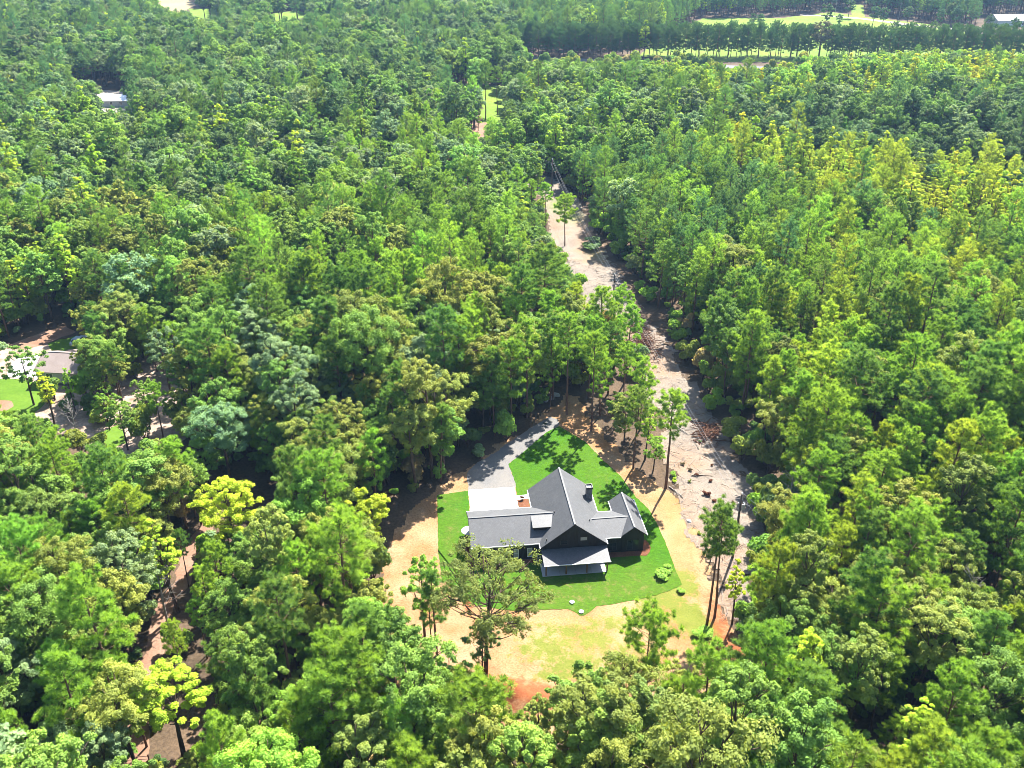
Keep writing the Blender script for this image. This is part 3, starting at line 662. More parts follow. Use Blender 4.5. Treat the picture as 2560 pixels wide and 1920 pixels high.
# ------------------------------------------------------------------ neighbour's house, car, far houses, fence, gate
def gable_house(name, x, y, rz, L, W, hw, hr, roofm, wallm, label, skirt=None, wins=()):
    o = empty(name, (x, y, 0), rz); tag(o, label, 'house')
    MB().prism([(-L/2,-W/2,.5 if skirt else 0),(-L/2,-W/2,hw),(-L/2,0,hr-.2),(-L/2,W/2,hw),(-L/2,W/2,.5 if skirt else 0)], (L,0,0)).build('wall', wallm, o)
    if skirt: MB().box(-L/2+.02, L/2-.02, -W/2+.02, W/2-.02, 0, .498).build('foundation', skirt, o)
    e = .4; k = (hr-hw)/(W/2)*e; mb = MB()
    for s in (-1, 1): mb.prism([(-L/2-e,s*(W/2+e),hw-k+.02),(L/2+e,s*(W/2+e),hw-k+.02),(L/2+e,0,hr+.02),(-L/2-e,0,hr+.02)], (0,0,-.12))
    r = mb.build('roof', roofm, o)
    MB().box(-L/2-e, L/2+e, -.12, .12, hr+.021, hr+.06).build('ridge_cap', roofm, r)
    for a, b, c, d_ in wins:
        w = empty('window'); w.parent = o; m = MB(); v = -W/2
        m.box(a, b, v-.05, v+.01, c, c+.08).box(a, b, v-.05, v+.01, d_-.08, d_).box(a, a+.08, v-.05, v+.01, c+.08, d_-.08).box(b-.08, b, v-.05, v+.01, c+.08, d_-.08).box((a+b)/2-.03, (a+b)/2+.03, v-.04, v+.01, c+.08, d_-.08)
        m.build('frame', M['white'], w); MB().box(a+.08, b-.08, v-.02, v+.02, c+.08, d_-.08).build('pane', M['glass'], w)
    return o
x, y = [float(c) for c in at(168, 965)]
gable_house('neighbour_house', x, y+4.2, -.10, 10.5, 8.2, 3.1, 5.0, M['pink_roof'], M['white_siding'], 'pale house with faded pinkish roof half hidden by trees at left', M['brick'], ((1.5,3.0,1.2,2.5),(-3.4,-2.0,1.2,2.5)))
x, y = [float(c) for c in at(287, 268)]
gable_house('far_house', x, y+4, .05, 11, 8, 2.8, 4.4, M['white_metal_roof'], M['white_siding'], 'small house with shining white roof deep in the far woods', None, ((-2,-.8,1,2.2),(2,3.2,1,2.2)))
x, y = [float(c) for c in at(2550, 66)]
gable_house('barn', x, y+6, .06, 34, 14, 4.0, 7.0, M['barn_roof'], M['white_siding'], 'long pale roofed barn at the far top right', None, ((-12,-10,1,2.4),(-6,-4,1,2.4),(0,2,1,2.4)))

def make_car(x, y, rz):
    c = empty('car', (x, y, .02), rz); tag(c, "pale car parked under a tree behind the neighbour's house", 'car')
    prof = [(-2.1,.35),(-2.15,.75),(-1.9,.95),(-1.0,1.0),(1.0,1.0),(2.0,.85),(2.15,.6),(2.1,.35)]
    MB().prism([(a, -.85, b) for a, b in prof], (0,1.7,0)).build('body', M['car_paint'], c)
    cab = [(-1.75,1.001),(-1.25,1.45),(.35,1.47),(1.05,1.001)]
    k = MB().prism([(a, -.76, b) for a, b in cab], (0,1.52,0)).build('cabin', M['car_paint'], c)
    MB().prism([(-1.62,-.775,1.05),(-1.2,-.775,1.38),(.3,-.775,1.40),(.85,-.775,1.05)], (0,1.55,0)).build('side_glass', M['glass'], k)
    MB().prism([(-1.80,-.62,1.03),(-1.30,-.6,1.42),(-1.30,.6,1.42),(-1.80,.62,1.03)], (-.015,0,.012)).build('rear_glass', M['glass'], k)
    for a in (-1.3, 1.3):
        for s in (-1, 1):
            w = empty('wheel'); w.parent = c; w.location = (a, s*.80, .33)
            MB().tube([(0,-.1,0),(0,.1,0)], .33, 18).build('tyre', M['rubber'], w); MB().tube([(0,-.105,0),(0,.105,0)], .19, 12).build('rim', M['drip'], w)
    for s in (-1, 1):
        MB().box(-2.17,-2.13,s*.6-.16,s*.6+.16,.7,.85).build('tail_light', M['mulch'], c); MB().box(2.10,2.16,s*.6-.16,s*.6+.16,.62,.76).build('headlight', M['white'], c)
make_car(*[float(c) for c in at(200, 858)], 1.35)

x, y = [float(c) for c in at(338, 1912)]
g = empty('gate', (x, y, 0), .08); tag(g, 'rusty pipe gate across the trail at the bottom left', 'gate')
for s in (-1, 1): MB().tube([(1.6*s,0,-.1),(1.6*s,0,1.5)], .08, 8).build('post', M['gate_metal'], g)
for z in (.35, .8, 1.25): MB().tube([(-1.52,0,z),(1.52,0,z)], .04, 6).build('rail', M['gate_metal'], g)
MB().tube([(0,0,.30),(0,0,1.30)], .035, 6).build('upright', M['gate_metal'], g)

fence_px = [(2120,90),(2170,80),(2215,70),(2260,63),(2310,66),(2360,74),(2410,84)]
FP = np.array([[float(c) for c in at(*p)] for p in fence_px])
fe = empty('fence'); tag(fe, 'low post and rail fence along the track in the far meadow', 'fence')
pts = []
for a, b in zip(FP[:-1], FP[1:]):
    n = max(1, int(np.linalg.norm(b-a)/3.2)); pts += [a+(b-a)*k/n for k in range(n)]
for p in pts: MB().box(p[0]-.1, p[0]+.1, p[1]-.1, p[1]+.1, -.1, 1.4).build('post', M['pole_wood'], fe)
for z in (.6, 1.2):
    for a, b in zip(pts[:-1], pts[1:]): bar(MB(), (*a, z), (*b, z), .06, .14).build('rail', M['pole_wood'], fe)
for k, (px, py, lb) in enumerate(((2087,35,'left'),(2246,48,'middle'),(2380,45,'right'))):
    x, y = [float(c) for c in at(px, py)]; p = empty('far_utility_pole', (x, y, 0)); tag(p, f'{lb} one of three pale utility poles along the far dirt road', 'utility pole', 'utility poles by the far dirt road')
    MB().tube([(0,0,0),(0,0,11)], [.2,.14], 8).build('shaft', M['dead_wood'], p); MB().box(-1,1,-.06,.06,10,10.15).build('crossarm', M['dead_wood'], p)

# ------------------------------------------------------------------ tree prototypes (real leaves and needles; meshes shared by the copies)
def unit(a): return a/(np.linalg.norm(a, axis=-1, keepdims=True)+1e-9)
def leaf_cards(C, Nn, size, r, asp=.8):
    """one four-cornered leaf spray per centre, turned to its normal"""
    n = len(C); Nn = unit(Nn); up = unit(r.normal(0, 1, (n, 3))); A = unit(np.cross(Nn, up)); B = np.cross(Nn, A)
    s = (size*r.uniform(.65, 1.35, n))[:, None]; w = s*asp
    V = np.stack([C-A*w-B*s*.55, C+A*w*.9-B*s*.35+Nn*s*.18, C+A*w*.35+B*s, C-A*w*.7+B*s*.75-Nn*s*.15], 1)
    return V.reshape(-1, 3), np.arange(n*4).reshape(-1, 4)
def trunk_path(H, r, lean=.02, k=7):
    t = np.linspace(0, 1, k); x = np.cumsum(r.normal(0, lean*H/k, k)); y = np.cumsum(r.normal(0, lean*H/k, k)); x -= x[0]; y -= y[0]
    return np.stack([x, y, t*H], -1)
def along(P, t):
    f = t*(len(P)-1); i = min(int(f), len(P)-2); return P[i]+(P[i+1]-P[i])*(f-i)
class Acc:
    def __init__(s): s.V = []; s.Q = []; s.n = 0
    def add(s, V, Q): s.V.append(V); s.Q.append(Q+s.n); s.n += len(V)
    def out(s): return np.concatenate(s.V), np.concatenate(s.Q)
def make_pine(seed, H=18., R=3.4, cb=.45, fine=1., dens=1., sparse=False):
    r = np.random.default_rng(seed); W = Acc(); P = trunk_path(H, r, .022); r0 = .0115*H
    W.add(*tube_np(P, r0*(1-np.linspace(0, 1, len(P)))**.8+.02, 8))
    C = []; Ax = []; nl = int((26+H*.7)*dens); az = r.uniform(0, 6.28)
    for k in range(nl):
        s = (k+.5)/nl; s = s**.85; t = cb+(1-cb)*s*.985; az += 2.399+r.normal(0, .35)
        L = R*(math.sqrt(max(.04, 1-((s-.3)/.72)**2)) if s > .3 else .62+.38*s/.3)*r.uniform(.66, 1.16)+.2
        el = math.radians(-8+62*s**1.4+r.normal(0, 7)); b = along(P, t); d = np.array([math.cos(az)*math.cos(el), math.sin(az)*math.cos(el), math.sin(el)])
        side = np.array([-math.sin(az), math.cos(az), 0]); q = np.linspace(0, 1, 4)
        path = b+d*L*q[:, None]; path[:, 2] += .16*L*q**2
        W.add(*tube_np(path, .012*H*.28*(1-q*.85)*(.5+.5*(1-s)), 4))
        m = max(2, int(L*2.1*(.7 if sparse else 1)))
        for j in range(m):
            f = .38+.62*(j+r.random())/m; base = b+d*L*f; base[2] += .16*L*f*f
            lat = side*r.normal(0, .26*L*(1.15-f)+.16)
            C.append(base+lat+np.array([0, 0, r.uniform(.02, .30)])); Ax.append(unit(d*.7+lat*.6+np.array([0, 0, .55])))
    for j in range(5): C.append(P[-1]+r.normal(0, .22, 3)-np.array([0, 0, .3*j])); Ax.append(np.array([0, 0, 1.]))
    C = np.array(C); Ax = np.array(Ax); nk = int(120/fine**2.2); rt = .46
    T = len(C); D = unit(Ax[:, None, :]*.35+unit(r.normal(0, 1, (T, nk, 3)))*.95); ln = rt*r.uniform(.62, 1.2, (T, nk, 1))*r.uniform(.75, 1.25, (T, 1, 1))
    o = C[:, None, :]+D*ln*.12; e = C[:, None, :]+D*ln+np.array([0, 0, .08]); sd = unit(np.cross(D, unit(r.normal(0, 1, (T, nk, 3)))))*(.019*fine)
    V = np.stack([o-sd, o+sd, e+sd*.7, e-sd*.7], 2).reshape(-1, 3); Q = np.arange(len(V)).reshape(-1, 4)
    return W.out(), (V, Q)
def make_broad(seed, H=16., R=3.9, cb=.32, fine=1., nc=17, leaf=.20, nleaf=7000, point=0., sparse=0., flat=1., crs=1.):
    r = np.random.default_rng(seed); W = Acc(); P = trunk_path(H*.86, r, .03); r0 = .015*H
    W.add(*tube_np(P, r0*(1-np.linspace(0, 1, len(P)))**.75+.025, 8))
    zc = H*(cb+1)/2; hz = H*(1-cb)/2; cl = []
    k = 0
    while len(cl) < nc and k < 4000:
        k += 1; u = unit(r.normal(0, 1, 3)); u[2] = u[2]*.9+.12; rad = r.uniform(.55, .86)
        p = u*rad
        if point: sc = 1-point*(p[2]*.5+.5)**1.2
        else: sc = 1.
        if p[2] < -.75: continue
        q = np.array([p[0]*R*sc, p[1]*R*sc, zc+p[2]*hz]); cr = R*r.uniform(.30, .46)*(sc*.6+.4)*crs
        if all(np.linalg.norm((q-c)*np.array([1, 1, .8])) > .52*(cr+d) for c, d in cl): cl.append((q, cr))
    if point: cl.append((np.array([P[-1][0], P[-1][1], H*.95]), R*.24))
    C = []; Nn = []
    for c, cr in cl:
        t = float(np.clip((c[2]-cr*1.3)/(H*.86), .2, .93))*r.uniform(.75, .98); b = along(P, t); q = np.linspace(0, 1, 5)[:, None]
        path = b+(c-b)*q; path[:, 2] -= .12*np.linalg.norm(c-b)*np.sin(q[:, 0]*3.14)
        W.add(*tube_np(path, r0*.36*(1-q[:, 0]*.8)*(1-t*.4), 5))
        ns = max(5, int(11*(cr/1.5)))
        for j in range(ns):
            if r.random() < sparse: continue
            u = unit(r.normal(0, 1, 3)); u[2] = abs(u[2])*.8-.25 if r.random() < .8 else u[2]; u = unit(u)
            sc_ = c+u*cr*r.uniform(.55, .95)*np.array([1, 1, .8*flat]); sr = cr*r.uniform(.28, .48)
            n = int(nleaf/(len(cl)*ns)*r.uniform(.7, 1.3)); v = unit(r.normal(0, 1, (n, 3))); v[:, 2] = np.where(v[:, 2] < -.3, -v[:, 2]*.6, v[:, 2])
            C.append(sc_+v*sr*(r.random((n, 1))**.45)*np.array([1, 1, .85])); Nn.append(v*.7+u*.3+np.array([0, 0, .75])+r.normal(0, .5, (n, 3)))
            if j % 3 == 0: W.add(*tube_np(np.stack([c+(b-c)*.25, (c+sc_)/2, sc_]), np.array([.05, .035, .015])*R/4, 3))
    V, Q = leaf_cards(np.concatenate(C), np.concatenate(Nn), leaf*fine, r)
    return W.out(), (V, Q)
def make_bush(seed, H=2.2, R=1.3, leaf=.12, n=2100):
    r = np.random.default_rng(seed); W = Acc(); C = []; Nn = []
    for k in range(7):
        a = r.uniform(0, 6.28); d = np.array([math.cos(a)*R*.7, math.sin(a)*R*.7, H*r.uniform(.5, .9)])*r.uniform(.3, 1)
        d[2] = H*r.uniform(.35, .85)
        W.add(*tube_np(np.stack([np.array([0, 0, -.05]), d*.5, d]), np.array([.05, .035, .015]), 4))
        u = unit(r.normal(0, 1, (n//7, 3))); u[:, 2] = np.abs(u[:, 2])*.8-.1; sr = R*r.uniform(.35, .6)
        C.append(d+u*sr*(r.random((len(u), 1))**.4)); Nn.append(u+r.normal(0, .5, u.shape)+np.array([0, 0, .3]))
    return W.out(), leaf_cards(np.concatenate(C), np.concatenate(Nn), leaf, r)
def make_bare(seed, H=9., R=3.):
    r = np.random.default_rng(seed); W = Acc(); P = trunk_path(H*.9, r, .03)
    W.add(*tube_np(P, .014*H*(1-np.linspace(0, 1, len(P)))**.7+.02, 7))
    for k in range(26):
        t = r.uniform(.3, .97); b = along(P, t); a = r.uniform(0, 6.28); L = R*r.uniform(.4, 1.)*(1.15-t*.6); e = r.uniform(.3, 1.1)
        d = np.array([math.cos(a)*math.cos(e), math.sin(a)*math.cos(e), math.sin(e)]); q = np.linspace(0, 1, 4)[:, None]; pth = b+d*L*q+r.normal(0, .08, (4, 3))*q
        W.add(*tube_np(pth, .05*(1-q[:, 0]*.8), 4))
        for j in range(4):
            f = r.uniform(.4, 1); s = b+d*L*f; dd = unit(d+r.normal(0, .6, 3)); W.add(*tube_np(np.stack([s, s+dd*L*.2, s+dd*L*.42]), np.array([.022, .016, .008]), 3))
    return W.out()
PROTO = {}
def proto(kind, data, bark, leaf, H, R, mass=False):
    (wv, wq), (lv, lq) = data; i = len(PROTO.setdefault(kind, []))
    full = None
    tm = npmesh(f'{kind}_trunk', wv, wq, mat=bark); tm.polygons.foreach_set('use_smooth', [True]*len(tm.polygons))
    cmn = npmesh(f'{kind}_crown', lv, lq, mat=leaf)
    if mass: full = npmesh(f'{kind}_whole', np.concatenate([wv, lv]), np.concatenate([wq, lq+len(wv)]), mats=[bark, leaf], matidx=np.concatenate([np.zeros(len(wq), int), np.ones(len(lq), int)]))
    PROTO[kind].append((tm, cmn, full, H, R))
vr = np.random.default_rng(4)
for k in range(11):
    H = [18, 17, 19, 16, 18, 15, 19, 17, 20, 14, 18][k]; Rr = [3.3, 3.0, 3.6, 3.1, 3.8, 2.7, 3.0, 3.5, 3.2, 2.9, 2.6][k]
    proto('pine_tree', make_pine(100+k, H, Rr, [.42, .36, .5, .34, .45, .3, .56, .4, .6, .26, .48][k], 1., [1., 1.1, .9, 1.1, 1., 1., .8, 1., .8, 1.1, .75][k]), M['pine_bark'], M['needle'], H, Rr)
for k in range(11):
    H = [15, 16, 14, 17, 15, 13, 16, 15, 18, 12, 15][k]; Rr = [4.0, 3.6, 4.2, 3.7, 3.4, 3.5, 4.5, 3.8, 3.3, 3.6, 4.1][k]
    proto('oak_tree', make_broad(200+k, H, Rr, [.30, .34, .25, .38, .3, .22, .32, .28, .4, .2, .3][k], 1., [17, 15, 24, 20, 14, 18, 27, 18, 22, 15, 26][k], .098, 29000, sparse=[0, .1, 0, .15, .05, 0, .1, .2, .1, 0, .28][k], crs=[1, 1, .85, .9, 1.05, .95, .8, 1, .85, 1, .8][k]), M['bark'], M['leaf'], H, Rr)
for k in range(6):
    H = [17, 15, 18, 16, 14, 17][k]; Rr = [3.0, 2.7, 3.2, 2.6, 2.9, 3.4][k]
    proto('sweetgum_tree', make_broad(300+k, H, Rr, [.28, .25, .32, .3, .2, .22][k], 1., [17, 20, 22, 17, 18, 26][k], .105, 22000, point=[.72, .7, .75, .72, .66, .6][k], crs=[1, .9, .9, 1, 1, .85][k]), M['bark'], M['leaf'], H, Rr)
# coarser leaves for the trees far away
for k in range(6): proto('far_pine', make_pine(400+k, 18, [3.4, 3.0, 3.7, 3.2, 3.5, 2.9][k], [.36, .3, .4, .28, .33, .25][k], 1.6, 1.0), M['pine_bark'], M['needle'], 18, 3.3, True)
for k in range(6): proto('far_oak', make_broad(500+k, 15, [4.0, 3.7, 4.3, 3.5, 4.1, 3.8][k], .26, 1., [17, 22, 19, 16, 24, 20][k], .20, 7600, crs=[1, .88, .95, 1, .82, .9][k]), M['bark'], M['leaf'], 15, 3.9, True)
for k in range(4): proto('far_gum', make_broad(600+k, 16, [3.3, 3.0, 3.4, 2.9][k], .12, 1., 26, .20, 7600, point=.66, crs=.9), M['bark'], M['leaf'], 16, 2.9, True)
for k in range(5): proto('bush', make_bush(700+k, 2.2, 1.4), M['bark'], M['leaf'], 2.2, 1.4, True)
for k in range(4): proto('row_pine', make_pine(420+k, 16, [4.8, 4.4, 5.1, 4.6][k], .22, 1.5, 1.25), M['pine_bark'], M['needle'], 16, 3.8)
proto('big_oak', make_broad(801, 21, 7.2, .30, 1., 46, .115, 27000, sparse=.36, crs=.60), M['bark'], M['leaf'], 21, 7.2)
proto('open_oak', make_broad(802, 13, 4.2, .3, 1., 16, .125, 13000, sparse=.35, crs=.8), M['bark'], M['leaf'], 13, 4.2)
proto('slim_pine', make_pine(810, 14, 2.0, .40, 1., .8, True), M['pine_bark'], M['needle'], 14, 2.0)
proto('tall_pine', make_pine(811, 20, 3.2, .62, 1., .9), M['pine_bark'], M['needle'], 20, 3.2)
proto('tall_pine', make_pine(812, 20, 2.9, .68, 1., .8), M['pine_bark'], M['needle'], 20, 2.9)
proto('round_pine', make_pine(813, 14, 3.6, .5, 1., 1.), M['pine_bark'], M['needle'], 14, 3.6)

TINT = {  # leaf colours of the kinds seen in the photo
 'deep green pine': (.145,.265,.062), 'fresh green pine': (.235,.395,.062), 'bluish green pine': (.115,.230,.092), 'yellowish green pine': (.310,.415,.058),
 'olive green': (.255,.310,.068), 'mid green': (.205,.335,.066), 'dark green': (.125,.215,.070), 'grey green': (.225,.320,.150), 'fresh green': (.240,.410,.060),
 'lime green': (.400,.550,.050), 'yellow green': (.520,.610,.048), 'golden yellow': (.64,.56,.045), 'tan': (.36,.30,.16), 'dark olive': (.185,.230,.060)}
SV = random.Random(99)
def tree(name, kind, idx, x, y, sc, rz, tint, label, cat, group=None, zs=1.0, lean=None):
    tm, cmn, _, H, R = PROTO[kind][idx % len(PROTO[kind])]
    o = empty(name, (x, y, 0), rz); o.scale = (sc, sc, sc*zs)
    o.scale = (sc*SV.uniform(.9, 1.12), sc*SV.uniform(.9, 1.12), sc*zs)
    o.rotation_euler = (lean[0], lean[1], rz) if lean else (SV.gauss(0, .025), SV.gauss(0, .025), rz)
    tag(o, label, cat, group)
    link('trunk', tm, o); c = link('crown', cmn, o); c['tint'] = [float(v) for v in tint]
    return o

# ------------------------------------------------------------------ where trees stand
KEEP = [Eq([(1040,60),(1150,110),(1300,210),(1480,380),(1600,500),(1700,520),(1850,640),(1900,800),(1960,1000),(2010,1250),(2000,1390),(1650,1450),(1480,1400),(1250,1430),(1060,1480),(1075,1640),(1040,1700),(770,1650),(720,1500),(480,1420),(400,1300),(230,1180),(150,1000),(170,850),(250,690),(440,510),(600,380),(760,270),(900,180)]),
 Fq([(1450,940),(1500,1150),(1560,1290),(1600,1300),(1605,1100),(1545,960),(1485,860),(1430,770),(1378,700),(1332,630),(1282,540),(1240,455),(1165,395),(1132,405),(1180,470),(1202,540),(1252,605),(1292,680),(1342,730),(1400,800),(1420,860)]),
 Fq([(132,768),(180,765),(186,840),(142,846)]), Fq([(22,778),(85,772),(80,818),(20,818)]), Fq([(0,860),(60,850),(90,900),(30,910),(0,910)]), Fq([(280,830),(350,805),(395,870),(330,905),(290,880)]), Fq([(195,945),(260,900),(305,960),(250,980)]), Fq([(330,920),(385,900),(395,965),(350,965)]), Fq([(70,732),(175,712),(150,748),(90,750)]),
 Fq([(398,1158),(440,1138),(452,1165),(410,1192)]), Fq([(370,1275),(415,1245),(412,1278),(362,1312),(352,1390),(328,1404),(338,1305)]), Fq([(288,1445),(322,1425),(322,1470),(292,1485)]), Fq([(288,1615),(316,1608),(312,1659),(288,1659)]),
 [(1315,136),(1535,148),(1535,157),(1315,148)], [(1775,160),(1930,165),(1930,171),(1775,168)],
 [(1310,110),(1640,112),(1740,82),(2570,84),(2570,126),(2400,116),(2250,124),(2100,134),(1935,162),(1780,161),(1700,148),(1540,148),(1330,140)],
 [(1205,222),(1256,222),(1256,300),(1205,305)], [(1176,312),(1213,310),(1205,345),(1180,348)], [(1132,190),(1168,188),(1166,210),(1134,210)], [(252,246),(322,244),(322,266),(252,268)],
 [(2030,55),(2075,36),(2190,48),(2250,48),(2440,74),(2445,88),(2050,88)], [(1770,52),(1970,66),(1970,80),(1775,75)], [(2130,14),(2158,14),(2158,42),(2132,42)], [(2480,36),(2570,34),(2570,60),(2480,62)], [(160,1035),(222,1035),(222,1095),(165,1100)], [(515,1165),(680,1160),(690,1295),(520,1305)], [(880,1235),(985,1235),(985,1312),(880,1322)], [(395,1672),(530,1670),(520,1830),(380,1832)], [(105,990),(160,985),(170,1050),(110,1060)],
 [(392,-5),(490,-5),(480,20),(425,32),(402,20)], [(474,28),(540,25),(545,43),(484,43)], [(664,40),(740,31),(785,40),(685,50)]]
BARE = [P_DIRT, P_CORR, Fq([(1315,550),(1360,620),(1400,690),(1450,740),(1500,830),(1540,900),(1590,980),(1640,1080),(1650,1180),(1625,1230),(1610,1345),(1650,1350),(1685,1200),(1680,1070),(1628,965),(1575,885),(1532,815),(1478,725),(1425,675),(1382,605),(1335,540)]), Fq([(455,1120),(465,1150),(418,1220),(372,1310),(357,1400),(328,1460),(322,1500),(303,1560),(300,1740),(290,1740),(294,1560),(298,1500),(296,1450),(318,1400),(330,1310),(380,1235),(398,1165)]), [(10,850),(90,820),(190,800),(250,850),(225,975),(110,985),(-20,950)], [(-20,950),(110,960),(112,1010),(60,1068),(-20,1075)], [(330,960),(400,930),(450,1000),(430,1090),(330,1060)], [(200,1120),(290,1040),(350,1110),(300,1150)],
 [(700,88),(1323,132),(1800,154),(2300,168),(2800,188),(2800,215),(2300,192),(1800,172),(1323,152),(700,106)], [(1200,210),(1262,210),(1264,316),(1204,320)], [(190,224),(348,224),(348,284),(190,284)],
 [(1240,130),(1560,126),(1650,100),(1760,44),(1960,40),(2075,26),(2180,34),(2330,56),(2480,84),(2800,76),(2800,180),(2300,160),(1800,150),(1240,134)],
 [(378,-16),(507,-16),(488,18),(440,38),(396,26)], [(464,20),(550,18),(554,49),(478,48)], [(652,34),(745,24),(803,40),(690,56)], [(2126,8),(2160,8),(2164,46),(2128,46)], [(2440,40),(2800,30),(2800,86),(2440,82)],
 [(1395,1060),(1440,990),(1470,950),(1560,940),(1640,1000),(1700,1180),(1640,1210),(1500,1100)]]
# mixes by part of the photo: (centre px, py, spread x, y, {kind/tint: share})
P, O, G = 'pine_tree', 'oak_tree', 'sweetgum_tree'
MIX = [
 (250,120,450,140,{(O,'dark green'):3,(O,'grey green'):1.2,(O,'mid green'):2,(P,'bluish green pine'):1.5,(G,'lime green'):.25,(P,'deep green pine'):1}),
 (900,120,350,120,{(O,'dark green'):2.5,(O,'grey green'):1,(O,'mid green'):2.5,(P,'deep green pine'):1,(G,'lime green'):.25,(P,'bluish green pine'):1}),
 (1600,60,250,60,{(P,'bluish green pine'):2,(P,'deep green pine'):2,(G,'lime green'):.6,(O,'mid green'):1}),
 (2200,20,350,40,{(P,'bluish green pine'):4,(P,'deep green pine'):2,(O,'dark green'):1}),
 (1500,240,250,80,{(G,'lime green'):1.2,(O,'mid green'):2,(O,'grey green'):1,(P,'deep green pine'):1.5,(O,'dark green'):1}),
 (2150,200,400,45,{(G,'lime green'):3,(G,'yellow green'):1.2,(O,'fresh green'):1.2,(O,'dark green'):1,(P,'deep green pine'):.8}),
 (2300,310,350,60,{(O,'dark green'):3.5,(O,'grey green'):1,(G,'fresh green'):.7,(P,'bluish green pine'):1,(O,'mid green'):1.2}),
 *[(cx_, cy_, 150, 55, {(G,'yellow green'):3,(G,'lime green'):3.4,(P,'yellowish green pine'):.8,(O,'dark green'):.3}) for cx_, cy_ in ((2080,395),(2200,430),(2330,460),(2440,480),(2540,520),(2330,420))],
 *[(cx_, 185, 160, 32, {(G,'lime green'):4,(G,'yellow green'):1.2,(O,'fresh green'):1.2,(O,'dark green'):.6}) for cx_ in (1750,1950,2150,2350,2520)],
 (2250,440,300,70,{(G,'yellow green'):3.2,(G,'lime green'):2,(P,'yellowish green pine'):1,(O,'olive green'):.5,(P,'deep green pine'):.6}),
 (1950,380,160,50,{(G,'yellow green'):2.5,(G,'lime green'):2,(P,'yellowish green pine'):1,(P,'deep green pine'):1}),
 (2450,520,160,60,{(G,'yellow green'):4,(G,'lime green'):1.5,(P,'yellowish green pine'):1}),
 (500,400,500,90,{(O,'mid green'):2,(G,'fresh green'):1.8,(O,'grey green'):1.3,(G,'lime green'):.8,(P,'deep green pine'):1,(O,'dark green'):1.2}),
 (1100,400,250,120,{(G,'fresh green'):2.2,(O,'mid green'):2,(O,'grey green'):1,(P,'fresh green pine'):1,(G,'lime green'):.5,(O,'dark green'):1}),
 (300,640,400,120,{(O,'olive green'):2,(P,'deep green pine'):1.5,(G,'lime green'):.9,(O,'mid green'):2,(O,'grey green'):.6,(P,'fresh green pine'):1}),
 (900,640,350,130,{(P,'fresh green pine'):2.5,(P,'deep green pine'):2,(O,'mid green'):1.8,(O,'olive green'):.8,(G,'fresh green'):.7}),
 (1100,900,300,130,{(O,'olive green'):2.5,(P,'fresh green pine'):1.6,(O,'grey green'):1.2,(P,'deep green pine'):1.4,(O,'mid green'):1.4}),
 (600,950,250,130,{(O,'mid green'):2,(O,'olive green'):2,(P,'fresh green pine'):1,(P,'deep green pine'):1,(O,'grey green'):.8}),
 (1700,560,300,130,{(P,'deep green pine'):3,(P,'fresh green pine'):1.6,(O,'mid green'):.7,(P,'bluish green pine'):2,(O,'grey green'):.5,(G,'lime green'):.2}),
 (2100,760,400,200,{(P,'fresh green pine'):3.4,(P,'deep green pine'):2.6,(P,'bluish green pine'):.6,(O,'olive green'):.5,(O,'mid green'):.6,(P,'yellowish green pine'):.8,(G,'lime green'):.25}),
 (2250,1200,350,250,{(P,'fresh green pine'):4,(P,'deep green pine'):1.6,(O,'olive green'):1,(O,'mid green'):.8,(P,'yellowish green pine'):.9}),
 (2200,1700,400,220,{(O,'olive green'):2.4,(P,'fresh green pine'):2.6,(O,'mid green'):1.6,(P,'deep green pine'):.8,(G,'lime green'):.3,(P,'yellowish green pine'):.6}),
 (1450,1850,300,90,{(O,'olive green'):3,(O,'mid green'):2,(P,'fresh green pine'):1}),
 (800,1700,300,220,{(O,'olive green'):2.4,(P,'fresh green pine'):1.7,(O,'mid green'):1.7,(P,'deep green pine'):.8,(O,'fresh green'):.5}),
 (200,1550,250,300,{(P,'fresh green pine'):2.4,(O,'mid green'):1.8,(O,'olive green'):1.5,(P,'yellowish green pine'):.8,(O,'grey green'):.6,(G,'lime green'):.3}),
 (750,1250,250,180,{(P,'fresh green pine'):2,(O,'mid green'):1.8,(P,'deep green pine'):1,(G,'lime green'):.5,(O,'olive green'):1.2,(O,'fresh green'):.6}),
 (250,1200,250,150,{(P,'fresh green pine'):2,(O,'mid green'):1.6,(O,'olive green'):1.6,(P,'deep green pine'):1}),
]
def cut_bad(px, py, polys):
    b = np.zeros(np.shape(px), bool)
    for q in polys: b |= inside(px, py, q)
    return b
def scatter(ymin, ymax, sp, half, seed):
    r = np.random.default_rng(seed); ys = np.arange(ymin, ymax, sp*.87); out = []
    for k, yy in enumerate(ys):
        xm = half(yy); xs = np.arange(-xm, xm, sp)+(sp/2 if k % 2 else 0); out.append(np.stack([xs, np.full(len(xs), yy)], -1))
    p = np.concatenate(out); return p+r.normal(0, sp*.24, p.shape)
hw = lambda y: .60*(y*.88+41)+26
pts = np.concatenate([scatter(46, 300, 4.75, hw, 1), scatter(300, 1010, 5.9, hw, 2)])
tr = np.random.default_rng(77)
bx, by = px_of(pts[:, 0], pts[:, 1], 0.)
pts = pts[~cut_bad(bx, by, BARE)]
bx, by = px_of(pts[:, 0], pts[:, 1], 0.); _, cy0 = px_of(pts[:, 0], pts[:, 1], 12.)
